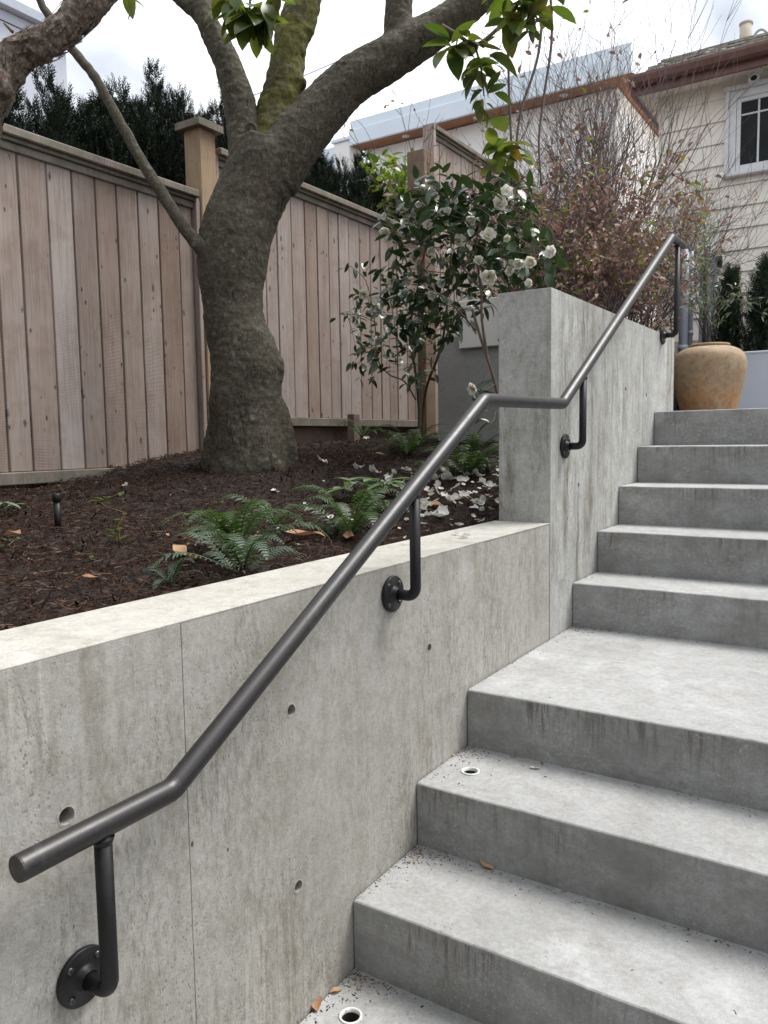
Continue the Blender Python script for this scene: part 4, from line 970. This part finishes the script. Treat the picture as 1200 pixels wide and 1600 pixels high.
for k in range(4):
    me = mesh('leaf', *leaf_geo(1., .42+.05*(k % 2), .10+.05*k, .10+.07*k, 5, .35), True); me.materials.append(MAT['camleaf']); cme.append(me)
leafs.sort(key=lambda l: (l[0]-Vector(CAM)).length-l[2]*6)
for i, l in enumerate(leafs[:285]): put_leaf('leaf', cme[i % 4], None, camm, *l)
o = mass('leaf_mass', leaf_geo(1., .45, .14, .16, 4), leafs[285:], 'camleaf_i', camm, True)
# flowers: ruffled cups of petals round yellow stamens
def petal_geo(seed, L=1., Wd=.95):
    rd = random.Random(seed); V = []; F = []; n, mxx = 4, 4
    for i in range(n+1):
        t = i/n; w = Wd*.5*math.sin(math.pi*min(.98, t*.86+.08))**.7
        for j in range(mxx+1):
            s_ = j/mxx*2-1; V.append((w*s_, L*t*(1-.10*s_*s_*t), .28*t*t+.16*abs(s_)**2*t+.07*math.sin(5*s_+seed+3*t)*t+rd.uniform(-.03, .03)*t))
    for i in range(n):
        for j in range(mxx): k = i*(mxx+1)+j; F.append((k, k+1, k+mxx+2, k+mxx+1))
    return np.array(V), F
def flower(name, parent, c, face, size, seed, full=7, cup=.45, stam=True):
    rd = random.Random(seed); M = frame(Vector(face).orthogonal(), face); V = []; F = []
    for ring, (k, sc_, tilt) in enumerate(((full, 1., cup), (max(3, full-3), .72, cup+.35))):
        for i in range(k):
            a = 2*math.pi*i/k+ring*.5+rd.uniform(-.2, .2); pv, pf_ = petal_geo(seed*7+i+ring*20)
            Mz = Matrix.Rotation(a, 3, 'Z') @ Matrix.Rotation(tilt+rd.uniform(-.22, .22), 3, 'X')
            kk = len(V); V += [(Vector(c)-wloc(parent) if parent else Vector((0, 0, 0)))+M @ (Mz @ Vector(v)*size*sc_) for v in pv]; F += [tuple(q+kk for q in f) for f in pf_]
    fo = link(name, mesh(name, V, F, True), 'petal', parent)
    if stam:
        mb = MB()
        for i in range(22):
            a = rd.uniform(0, 6.28); q = rd.uniform(0, .3)*size; e = Vector((math.cos(a)*q, math.sin(a)*q, size*.38)); b_ = e*.3; b_.z = 0
            off = (Vector(c)-wloc(parent)); mb.add([off+M @ b_+M @ Vector((s, 0, 0)) for s in (-.0012, .0012)]+[off+M @ e+M @ Vector((s, 0, .0)) for s in (.002, -.002)], [(0, 1, 2, 3)])
        so = link('stamens', mesh('stamens', mb.V, mb.F), 'stamen', fo); so.location = (0, 0, 0)
    return fo
fl = [(568, 460, 2.72, .032, 1), (612, 440, 2.68, .036, 1), (612, 452, 2.69, .03, 0), (603, 338, 2.66, .022, 0), (602, 362, 2.6, .038, 0), (717, 378, 2.4, .036, 1), (736, 344, 2.35, .034, 0), (762, 370, 2.15, .038, 1), (764, 432, 2.05, .040, 1), (782, 318, 2.2, .044, 0), (790, 302, 2.2, .036, 0), (815, 410, 2.0, .036, 0), (830, 412, 2.0, .032, 0), (864, 396, 2.0, .034, 0), (748, 408, 2.2, .028, 0), (676, 460, 2.45, .030, 0), (640, 440, 2.6, .026, 0), (741, 607, 1.98, .030, 1), (800, 424, 2.05, .028, 0), (672, 392, 2.4, .028, 0), (700, 330, 2.4, .024, 0), (645, 545, 2.7, .02, 0), (828, 445, 2.0, .025, 0), (650, 402, 2.55, .032, 1), (688, 442, 2.4, .030, 0), (622, 498, 2.7, .026, 0), (668, 352, 2.5, .030, 1), (655, 318, 2.5, .022, 0), (705, 470, 2.4, .026, 0), (598, 540, 2.7, .018, 0), (790, 372, 2.1, .022, 0)]
for i, (px, py, y, s_, st_) in enumerate(fl):
    c = CP(px, py, y-.08); tc_ = (Vector(CAM)-c).normalized()
    flower('flower', camm, c+tc_*.13, tc_+Vector((rc.uniform(-.7, .5), rc.uniform(-.3, .3), rc.uniform(-.3, .6))), s_*1.12, i+3, rc.choice((6, 7)), .22 if st_ else .5, bool(st_))

# ============================================================ LAUREL behind the fence top
lb = Vector(onx(622, 300, -2.95)); lb.z = 1.2
lau = thing('laurel_shrub', lb, 'dark laurel with yellow green backlit leaves behind the fence left of the uncapped post', 'shrub')
rl_ = random.Random(31); it = []; chn = []
for i in range(520):
    px = rl_.gauss(622, 24); py = rl_.uniform(242, 345); px = min(max(px, 575), 668); p = Vector(onx(px, py, -2.75-rl_.uniform(0, .5)))
    it.append((p, frame((rl_.gauss(0, .6), rl_.gauss(0, .6), rl_.gauss(-.1, .6)), (rl_.uniform(-.8, .8), rl_.uniform(-.8, .8), 1)), rl_.uniform(.06, .12)))
mass('leaf_mass', leaf_geo(1., .5, .1, .2, 5), it, 'laurel', lau, True)
MB().tube([lb, lb+Vector((.05, .05, 1.0)), lb+Vector((0, .05, 1.9))], [.03, .02, .01], 8).build('stem', 'stem', lau, True)

# ============================================================ BARE AND BROWN SHRUBS behind the tall wall
def shrub(label, name, px, py, y, zb, stems_n, L, r, depth, seed, leaf=None, leafn=0, lsize=.04, spread=.55, kids=3, lean=(0, 0), fresh=0, fan=.45, up=.35, group=None, cat='shrub', twigmat='twig', tz=None):
    b_ = Vector(ony(px, py, y)); b_.z = zb; t = thing(name, b_, label, cat, group); rd = random.Random(seed); ch_ = []; tips = []
    for i in range(stems_n):
        d = Vector((rd.gauss(lean[0], fan), rd.gauss(lean[1], fan), 1.6))
        grow(rd, b_+Vector((rd.uniform(-.15, .15), rd.uniform(-.15, .15), 0)), d, L*rd.uniform(.7, 1.1), r*rd.uniform(.7, 1.1), depth, ch_, tips, spread, up, kids, .13, 6)
    tubes(ch_, 4).build('branches', twigmat, t, True)
    for mat, cnt in ((leaf, leafn), ('fresh', fresh)):
        if not cnt: continue
        it = []
        for k in range(cnt):
            p, d = tips[rd.randrange(len(tips))]
            if mat == 'fresh' and mnoise.noise(p*2.2+Vector((seed, 0, 0))) < .05: continue
            it.append((p+Vector((rd.gauss(0, .02), rd.gauss(0, .02), rd.gauss(0, .02))), frame(d+Vector((rd.gauss(0, .7), rd.gauss(0, .7), rd.gauss(-.5, .6))), (rd.uniform(-1, 1), rd.uniform(-1, 1), .6)), lsize*rd.uniform(.6, 1.3)))
        mass('leaf_mass' if mat != 'fresh' else 'fresh_leaf_mass', leaf_geo(1., .5, .35, .5, 3), it, mat, t, True)
    return t
Y0 = 1.72
shrub('brown leaved hornbeam right behind the camellia with reddish dry leaves', 'hornbeam_shrub', 850, 470, 3.75, Y0, 8, .82, .013, 3, 41, 'brown', 2500, .042, .6, 4, (0, -.05), 1300)
shrub('brown leaved hornbeam standing behind the top of the handrail', 'hornbeam_shrub', 985, 480, 4.2, Y0, 9, .60, .012, 3, 42, 'brown', 2700, .038, .6, 4, (.02, 0), 1100)
shrub('low brown leaved hornbeam rising straight behind the tall wall top', 'hornbeam_shrub', 915, 470, 3.7, Y0, 9, .56, .011, 3, 43, 'brown', 2300, .038, .6, 4, (0, 0), 500)
shrub('tall grey bare twigged birch reaching into the sky left of the cream house', 'bare_shrub', 935, 480, 4.6, Y0, 7, 1.55, .018, 3, 44, None, 0, .035, .42, 5, (-.02, 0), 0, .16, .6, cat='bare tree')
shrub('bare twiggy grey shrub spreading in front of the white house wall', 'bare_shrub', 985, 480, 5.4, Y0, 10, .95, .011, 3, 45, None, 0, .03, .60, 6, (.04, 0), 0, .30, .4, cat='bare shrub')
shrub('thin dark bare stem with fine twigs in front of the clapboard corner', 'bare_shrub', 1052, 500, 5.6, Y0, 2, 1.1, .008, 3, 46, None, 0, .03, .5, 4, (.08, 0), 0, .10, .5, cat='bare shrub')
shrub('bare purple twigged shrub above the camellia top', 'bare_shrub', 800, 430, 3.9, 1.7, 5, 1.25, .010, 3, 48, 'brown', 220, .04, .5, 4, (-.05, 0), 60, .3, .5, cat='bare shrub')
# olive
ob = Vector(ony(1108, 545, 5.0)); ob.z = 1.735
oli = thing('olive_tree', ob, 'young olive tree with narrow silver leaves behind the terracotta pot', 'tree'); rd = random.Random(61); ch_ = []; tips = []
for i in range(5): grow(rd, ob+Vector((0, 0, .12)), Vector((rd.gauss(.05, .3), rd.gauss(0, .3), 1.5)), rd.uniform(.4, .62), .0045, 2, ch_, tips, .5, .3, 4, .14, 5)
ch_.append(([ob, ob+Vector((.0, 0, .15)), ob+Vector((-.03, 0, .6)), ob+Vector((-.06, 0, 1.15))], [.013, .011, .007, .002])); tips += [(ob+Vector((-.03-.02*k/8, 0, .5+.65*k/8)), Vector((rd.gauss(0, .5), rd.gauss(0, .5), .6))) for k in range(9)]*3
tubes(ch_, 5).build('stem', 'twig', oli, True)
it = []
for k in range(900):
    p, d = tips[rd.randrange(len(tips))]; it.append((p+Vector((rd.gauss(0, .01), rd.gauss(0, .01), rd.gauss(0, .015))), frame(d+Vector((rd.gauss(0, .7), rd.gauss(0, .7), rd.gauss(.1, .6))), (rd.uniform(-1, 1), rd.uniform(-1, 1), .7)), rd.uniform(.035, .062)))
mass('leaf_mass', leaf_geo(1., .24, .1, .1, 3), it, 'olive', oli, True)
stk = thing('plant_stake', (ob.x-.045, ob.y+.03, 1.735), 'thin weathered wooden stake tied to the olive tree', 'stake')
MB().tube([Vector(stk.location), Vector(stk.location)+Vector((0, 0, .78))], .013, 8).build('stake_shaft', 'stem', stk, True)
MB().tube([Vector(stk.location)+Vector((0, 0, z)) for z in (.70, .73)], .017, 10).build('tie', 'fern', stk, True)

# ============================================================ BED PLANTS
def frond_mesh(L, seed, pairs=22, wd=.17):
    rd = random.Random(seed); V = []; F = []; lift = rd.uniform(.28, .5)
    P = [Vector((0, L*t*(1-.12*t), lift*L*math.sin(math.pi*min(1, t*.78)))) for t in np.linspace(0, 1, pairs+1)]
    tv, tf = tube_geo(P, list(np.linspace(.0022, .0006, len(P))), 4, False); V += tv; F += tf
    for i in range(2, pairs+1):
        t = i/pairs; w = L*wd*math.sin(math.pi*(t*.93+.05))**.75*(1.1-.35*t)
        d0 = (P[i]-P[i-1]).normalized()
        for s_ in (-1, 1):
            dd = (Vector((s_, 0, 0))+d0*.38+Vector((0, 0, rd.uniform(-.22, .05)))).normalized(); q = d0*L/pairs*.46
            k = len(V); e = P[i]+dd*w; mds = P[i]+dd*w*.55
            V += [P[i]-q*.6, P[i]+q*.7, mds-q*.62+Vector((0, 0, .002)), mds+q*.55+Vector((0, 0, .002)), e+d0*.002-Vector((0, 0, .12*w))]
            F += [(k, k+1, k+3, k+2), (k+2, k+3, k+4)]
    return mesh('frond', V, F, True)
def fern(px, py, label, n, L, mat, seed, flat=.0, arc=(0, 6.28)):
    b_ = onbed(px, py); t = thing('fern', b_, label, 'fern', 'ferns growing in the mulch bed'); rd = random.Random(seed)
    ms = [frond_mesh(L, seed*5+k) for k in range(3)]
    for me in ms: me.materials.append(MAT[mat])
    for i in range(n):
        a = arc[0]+(arc[1]-arc[0])*i/n+rd.uniform(-.25, .25); o = bpy.data.objects.new('frond', ms[i % 3]); COL.objects.link(o); o.parent = t
        o.rotation_euler = (rd.uniform(-.15, .45)-flat, rd.uniform(-.15, .15), a); s_ = rd.uniform(.65, 1.1); o.scale = (s_, s_, s_); o.location = (rd.uniform(-.015, .015), rd.uniform(-.015, .015), .004)
fern(372, 872, 'bright green fern in mulch nearest to the low wall', 18, 0.284, 'fern', 1)
fern(375, 898, 'blue green painted fern right against the low wall edge', 12, 0.23, 'fernblue', 2, .15)
fern(262, 918, 'tiny pale blue fern peeping over the low wall edge', 7, 0.121, 'fernblue', 3, .1)
fern(428, 828, 'small sparse fern with one upright frond behind the bright green fern', 6, 0.257, 'fern', 4)
fern(548, 842, 'dark green fern below the sloping handrail', 16, 0.27, 'fern', 5)
fern(640, 712, 'leafy fern at the foot of the camellia with petals on it', 18, 0.324, 'fern', 6)
fern(735, 748, 'pale dusted fern standing against the tall wall', 19, 0.338, 'fern', 7)
fern(-4, 752, 'fern at the left edge of the picture under the fence', 12, 0.297, 'fern', 8)
fern(605, 806, 'dark green fern between the two hellebores and the bracket post', 14, 0.153, 'fern', 10)
fern(762, 742, 'pale fern tucked into the corner beside the tall wall', 11, .13, 'fernblue', 13)
fern(706, 742, 'small fern just left of the pale dusted fern', 10, .12, 'fern', 14)
fern(665, 745, 'dark low fern behind the bracket post', 10, .13, 'fern', 15)
fern(520, 842, 'low fern touching the wall edge left of the dark fern', 9, .12, 'fern', 16)
fern(690, 716, 'low spreading fern half way between camellia foot and tall wall', 12, 0.144, 'fern', 11)
fern(590, 675, 'small fern beside the short wooden stake', 9, 0.216, 'fern', 9)
def hellebore(px, py, label, n, size, seed):
    b_ = onbed(px, py); t = thing('hellebore', b_, label, 'plant', 'pale leaved hellebores in the mulch bed'); rd = random.Random(seed); me = mesh('leaf', *leaf_geo(1., .42, .1, .25, 5, .4), True); me.materials.append(MAT['hell']); mb = MB()
    for i in range(n):
        a = 6.28*i/n+rd.uniform(-.4, .4); hgt = rd.uniform(.03, .09); c = b_+Vector((math.cos(a)*.03, math.sin(a)*.03, hgt)); mb.tube([b_, b_+Vector((0, 0, hgt*.6)), c], .0022, 5)
        for k in range(3): put_leaf('leaf', me, None, t, c, frame((math.cos(a+(k-1)*.7), math.sin(a+(k-1)*.7), rd.uniform(-.1, .35)), (0, 0, 1)), size*rd.uniform(.8, 1.1))
    mb.build('leaf_stalk', 'fern', t, True)
hellebore(548, 783, 'low pale green hellebore left of the sloping handrail', 5, .115, 1)
hellebore(598, 782, 'larger pale green hellebore close under the sloping handrail', 6, .12, 2)
hellebore(738, 735, 'pale green hellebore leaves at the foot of the tall wall', 6, .09, 4)
hellebore(640, 700, 'hellebore leaves mixed into the fern under the camellia', 6, .09, 5)
hellebore(2, 810, 'pale variegated leaves at the left picture edge in mulch', 4, .07, 3)
def sprig(px, py, label, h, n, seed, mat='laurel', ls=.035):
    b_ = onbed(px, py); t = thing('seedling', b_, label, 'plant'); rd = random.Random(seed); P = [b_+Vector((0.012*k*rd.uniform(-1, 1), .012*k*rd.uniform(-1, 1), h*k/5)) for k in range(6)]
    MB().tube(P, list(np.linspace(.003, .0012, 6)), 6).build('stem', 'stem', t, True); it = []
    for i in range(n):
        k = rd.uniform(.5, 5); p = P[int(k)].lerp(P[min(5, int(k)+1)], k % 1); a = rd.uniform(0, 6.28); it.append((p, frame((math.cos(a), math.sin(a), rd.uniform(-.1, .7)), (0, 0, 1)), ls*rd.uniform(.7, 1.2)))
    me = mesh('leaf', *leaf_geo(1., .42, .15, .2, 4), True); me.materials.append(MAT[mat])
    for p, M, s_ in it: put_leaf('leaf', me, None, t, p, M, s_)
sprig(187, 856, 'small upright sprig with tan tipped leaves right of the watering riser', .17, 16, 1, 'brightsprig' if 'brightsprig' in MAT else 'laurel', .05)
sprig(138, 886, 'tiny green seedling below the leafy sprig in open mulch', .04, 4, 2, 'fresh', .025)
sprig(20, 862, 'small green tuft at the left edge of the mulch', .04, 9, 3, 'fern', .03)
sprig(545, 690, 'yellowish young plant beside the short wooden stake', .16, 14, 4, 'fresh', .045)
sprig(240, 842, 'sparse green weed near the centre of the open mulch', .03, 4, 5, 'fern', .02)
# irrigation riser
b_ = onbed(91, 830); ir = thing('irrigation_riser', b_, 'short dark grey watering riser tube sticking out of the mulch', 'sprinkler')
MB().tube([b_-Vector((0, 0, .02)), b_+Vector((0, 0, .10))], .0115, 16).build('riser_tube', 'pipe_dark' if 'pipe_dark' in MAT else 'bracket', ir, True)
MB().tube([b_+Vector((0, 0, .10)), b_+Vector((0, 0, .103)), b_+Vector((0, 0, .127)), b_+Vector((0, 0, .130))], [.0115, .0145, .0140, .010], 16).build('nozzle', 'bracket', ir, True)

# ============================================================ FALLEN LEAVES AND PETALS
def dead_leaf(p, label, L, yaw, seed, tilt=.15, mat='tan', curl=.9, Wd=.5):
    rd = random.Random(seed); V, F = leaf_geo(1., Wd, curl*.6, -.1+rd.uniform(-.2, .25), 7, .4)
    V = np.array([(x+.05*math.sin(y*5+seed), y, z+.05*math.sin(7*y+3*x+seed)) for x, y, z in V])
    me = mesh('fallen_leaf', V, F, True); M = Matrix.Rotation(yaw, 4, 'Z') @ Matrix.Rotation(tilt, 4, 'X') @ Matrix.Diagonal((L, L, L, 1)); me.transform(M)
    mz = min(v.co.z for v in me.vertices)
    o = link('fallen_leaf', me, mat, None, Vector(p)+Vector((0, 0, .001-max(mz, -.03)))); return props(o, label, 'leaf', 'dead leaves lying about')
for px, py, label, L, yaw, sd_ in ((410, 852, 'long tan leaf lying right of the bright green fern', .13, 2.2, 1), (446, 848, 'second tan leaf with pointed tip right of the bright green fern', .14, -1.2, 2), (306, 884, 'tan leaf lying left of the bright green fern', .085, -2.6, 3), (290, 880, 'dark tan curled leaf half under the blue fern', .09, 1.2, 4),
                                (118, 918, 'small orange curled leaf alone in the open mulch', .055, -1.0, 5), (580, 718, 'tan leaf lying behind the handrail below the camellia', .11, -1.3, 6), (540, 852, 'brown leaf against the low wall by the dark fern', .09, .4, 7), (625, 832, 'orange brown leaf on mulch right of the bracket post', .07, 1.9, 8), (690, 800, 'rust coloured leaf among white petals', .09, 1.1, 9),
                                (10, 845, 'pale tan leaf at the left edge of the mulch', .09, -1.6, 10), (262, 848, 'thin straw coloured leaf blade in open mulch', .08, -2.2, 11), (655, 822, 'reddish leaf beside the low wall among petals', .06, 2.6, 12)):
    dead_leaf(onbed(px, py)+Vector((0, 0, .02)), label, L, yaw, sd_, tilt=.04, curl=.45, Wd=.45 if sd_ != 11 else .12)
def zt(px, py, k): return Vector(CAM+ray(px, py)*((H*k-CAM[2])/ray(px, py)[2]))
for px, py, k, label, L, yaw, sd_, mat in ((770, 1361, 1, 'brown crumpled leaf on the second lowest step against the riser', .05, 1.2, 21, 'tan'), (818, 1371, 1, 'dark brown leaf on the second lowest step right of the crumpled leaf', .035, .6, 22, 'brown'), (497, 1583, 0, 'reddish brown leaf in the bottom corner of the stair', .05, .8, 23, 'tan'), (515, 1553, 0, 'small curled brown leaf by the bottom corner of the stair', .03, -.6, 24, 'tan'), (709, 1183, 2, 'tiny tan leaf beside the wall on the third step', .018, .5, 25, 'tan')):
    dead_leaf(zt(px, py, k), label, L, yaw, sd_, .05, mat)
pm = []
for k in range(6):
    V, F = [], []; rq = random.Random(k+400)
    for j in range(2+k % 3):
        pv, pf_ = petal_geo(k*11+j+50, 1., 1.0); Mq = Matrix.Rotation(rq.uniform(0, 6.28), 3, 'Z') @ Matrix.Rotation(rq.uniform(-.25, .75), 3, 'X') @ Matrix.Rotation(rq.uniform(-.5, .5), 3, 'Y'); kk = len(V)
        for v in pv:
            w_ = Vector(v); w_.z += .16*mnoise.noise(Vector((w_.x*3.1, w_.y*3.1, k+j*3.))); w_.x *= rq.uniform(.92, 1.08); V.append(Mq @ w_+Vector((rq.uniform(-.02, .02)+.25*math.sin(j*2.1+k), .25*math.cos(j*2.1+k), .06*j)))
        F += [tuple(q+kk for q in f) for f in pf_]
    me = mesh('fallen_petal', V, F, True); me.materials.append(MAT['petal']); pm.append(me)
rp_ = random.Random(77)
pq = [(505, 728), (545, 770), (562, 738), (640, 742), (650, 757), (617, 748), (605, 762), (598, 772), (668, 760), (672, 775), (655, 790), (662, 806), (685, 768), (695, 745), (700, 757), (708, 770), (712, 790), (702, 792), (690, 783), (682, 755), (725, 785), (735, 803), (748, 806), (742, 797), (757, 762), (764, 768), (750, 752), (720, 760), (730, 728), (752, 795), (672, 815), (648, 815), (695, 815), (548, 688), (572, 690), (196, 768), (620, 768), (632, 775), (664, 798), (740, 742), (716, 738), (762, 742), (735, 750), (608, 757), (585, 745), (680, 742)]
for i, (px, py) in enumerate(pq):
    p = onbed(px, py); o = bpy.data.objects.new('fallen_petal', pm[i % 6]); COL.objects.link(o); s_ = rp_.uniform(.024, .040)*(1 if i not in (35,) else .5)
    o.location = p+Vector((0, 0, .022)); o.rotation_euler = (rp_.uniform(-.3, .3), rp_.uniform(-.3, .3), rp_.uniform(0, 6.28)); o.scale = (s_*rp_.uniform(.8, 1.1), s_, s_)
    lab = ('small white petal alone on the mulch left of the tree trunk' if px < 300 else 'white petal on the mulch between the tree trunk and the stake' if py < 695 or px < 515 else
           'white petal on the mulch left of the sloping handrail' if px < 600 and py > 736 else 'white petal near the low fern under the handrail' if py < 752 and px < 660 else 'white petal on the mulch close behind the bracket post' if px < 670 else
           'white petal among the leaves of the pale dusted fern' if px > 712 and py < 765 else 'white petal on dark mulch at the foot of the tall wall' if px > 712 else 'white petal on dark mulch between bracket post and tall wall')
    props(o, lab, 'petal', lab.replace('white petal', 'petals'))
for i, (px, py, lab) in enumerate(((713, 836, 'left of two white petals lying on the low wall top'), (727, 841, 'right of two white petals lying on the low wall top'))):
    q = CAM+ray(px, py)*((.934-CAM[2])/ray(px, py)[2]); o = bpy.data.objects.new('fallen_petal', pm[i]); COL.objects.link(o); o.location = Vector(q)+Vector((0, 0, .002)); o.scale = (.02,)*3; o.rotation_euler = (0, .1, i*2.)
    props(o, lab, 'petal', 'petals on the wall top')
o = bpy.data.objects.new('fallen_petal', pm[3]); COL.objects.link(o); o.location = zt(840, 1200, 2)+Vector((0, 0, .002)); o.scale = (.018, .014, .012); o.rotation_euler = (0, 0, 1.2)
props(o, 'single white petal lying on the third step', 'petal', 'petal on the stair')

# ============================================================ GRIT AND LEAF CRUMBS on the treads
rg = random.Random(91); mb = MB()
def crumb(x, y, z, s_):
    a = rg.uniform(0, 6.28); c, n_ = math.cos(a), math.sin(a); l, w = s_*rg.uniform(.6, 1.6), s_*rg.uniform(.25, .6); h = s_*rg.uniform(.15, .5)
    mb.add([(x+c*l, y+n_*l, z), (x-n_*w, y+c*w, z), (x-c*l*.8, y-n_*l*.8, z), (x+n_*w, y-c*w, z), (x+c*l*.1, y+n_*l*.1, z+h)], [(0, 1, 4), (1, 2, 4), (2, 3, 4), (3, 0, 4)])
for k in range(9):
    y0, y1 = allY[k], allY[k+1]
    dens = {0: 330, 1: 300, 2: 220, 3: 200}.get(k, 90)
    for i in range(dens):
        m_ = rg.random(); s_ = rg.choice((.0012, .0016, .002, .003, .0045))
        if m_ < .55: x, y = .01+rg.random()**1.6*1.9, y1-.004-abs(rg.gauss(0, .028))
        elif m_ < .80: x, y = .006+abs(rg.gauss(0, .03)), rg.uniform(y0+.02, y1)
        else: x, y = rg.uniform(.02, 1.8), rg.uniform(y0+.02, y1)
        if y < y0+.012 or mnoise.noise(Vector((x*5, y*5, k))) < -.12: continue
        crumb(x, min(y, y1-.002), H*k+.0003, s_)
o = mb.build('leaf_crumbs', 'soil'); o['kind'] = 'stuff'
mb = MB()
for k in range(5):
    y0, y1 = allY[k], allY[k+1]
    for i in range((170, 200, 130, 90, 40)[k]):
        if rg.random() < .6: x, y = .008+abs(rg.gauss(0, .05)), y1-.004-abs(rg.gauss(0, .05))
        else: x, y = .02+rg.random()*1.5, y1-.004-abs(rg.gauss(0, .012))
        if y > y0+.01: crumb(x, y, H*k+.0004, rg.choice((.002, .003, .004, .006)))
o = mb.build('brown_leaf_bits', 'litter'); o['kind'] = 'stuff'
# dark line of dirt in the joint between stair and wall
mb = MB()
for k in range(9):
    y0, y1 = allY[k], allY[k+1]
    for i in range(70):
        y = rg.uniform(y0+.004, y1); crumb(.0036+abs(rg.gauss(0, .004)), y, H*k+.0002, rg.uniform(.001, .003))
o = mb.build('joint_dirt', 'soil'); o['kind'] = 'stuff'

# overhead cable crossing the sky
ow = thing('overhead_cable', tuple(onx(380, 160, -9)), 'thin grey overhead cable crossing the sky behind the limbs', 'cable')
a, b_ = Vector(ond(380, 155, 14)), Vector(ond(560, 82, 14)); dv = (b_-a)
MB().tube([a-dv*2+Vector((0, 0, 1.0)), a-dv, a, a.lerp(b_, .5)-Vector((0, 0, .02)), b_, b_+dv, b_+dv*3+Vector((0, 0, .6))], .011, 6).build('cable', 'pipe', ow, True)

# ============================================================ unseen wall and evergreens added to shade the risers and darken the window panes
rwl = thing('added_side_wall', (2.35, 0, -.4), 'unseen concrete wall added right of the stair to shade the risers', 'wall')
panel((2.25, -4, -.45), (2.45, 1.25, .934), 'wall', rwl); panel((2.25, 1.2525, -.45), (2.45, 3.075, 1.76), 'pier', rwl)  # panels of the added unseen wall
for i, (x, y, k) in enumerate(((-5, -7, 0), (-2.6, -7.6, 1), (-.2, -7.1, 2), (2.2, -7.5, 0), (4.6, -7, 1), (6.6, -5.5, 2))):
    t = thing('added_evergreen', (x, y, -.5), 'dark unseen evergreen added behind the viewer to shade the risers, '+('leftmost', 'second from left', 'third from left', 'third from right', 'second from right', 'rightmost')[i], 'tree', 'unseen evergreens added behind the viewer')
    for nm, me in (('crown', ym[k]), ('trunk', st_m)):  # crown and trunk of each added unseen evergreen
        o = bpy.data.objects.new(nm, me); COL.objects.link(o); o.parent = t; o.scale = (3.6, 3.0, 2.5); o.rotation_euler = (0, 0, i)

t = thing('added_evergreen', (-2.4, -15, -.5), 'tall unseen evergreen added to mirror darkly in the cream house window panes', 'tree', 'unseen evergreens added behind the viewer')
for nm, me in (('crown', ym[2]), ('trunk', st_m)):  # crown and trunk of the added unseen tall evergreen
    o = bpy.data.objects.new(nm, me); COL.objects.link(o); o.parent = t; o.scale = (9, 6, 7.2)

# small pale bits of leaf and twig among the shreds
rl2 = random.Random(303); it = []
for k in range(420):
    x, y = rl2.uniform(-2.4, -.24), rl2.uniform(-.9, 3.3)
    if mnoise.noise(Vector((x*2.2, y*2.2, 7))) < -.05: continue
    it.append((Vector((x, y, zm(x, y)+.018)), frame((math.cos(k*2.4), math.sin(k*2.4), rl2.uniform(-.2, .2)), (rl2.uniform(-.5, .5), rl2.uniform(-.5, .5), 1)), rl2.uniform(.006, .022)))
o = mass('leaf_litter', leaf_geo(1., .4, .3, .3, 3), it, 'litter', None, True)
it = []
for k in range(130):
    x, y = -.25-abs(rl2.gauss(0, .42)), rl2.gauss(1.55, .4)
    it.append((Vector((x, y, zm(x, y)+.022)), frame((math.cos(k*2.4), math.sin(k*2.4), rl2.uniform(-.3, .3)), (rl2.uniform(-.6, .6), rl2.uniform(-.6, .6), 1)), rl2.uniform(.012, .032)))
mass('petal_scraps', petal_geo(9), it, 'petal', None, True)
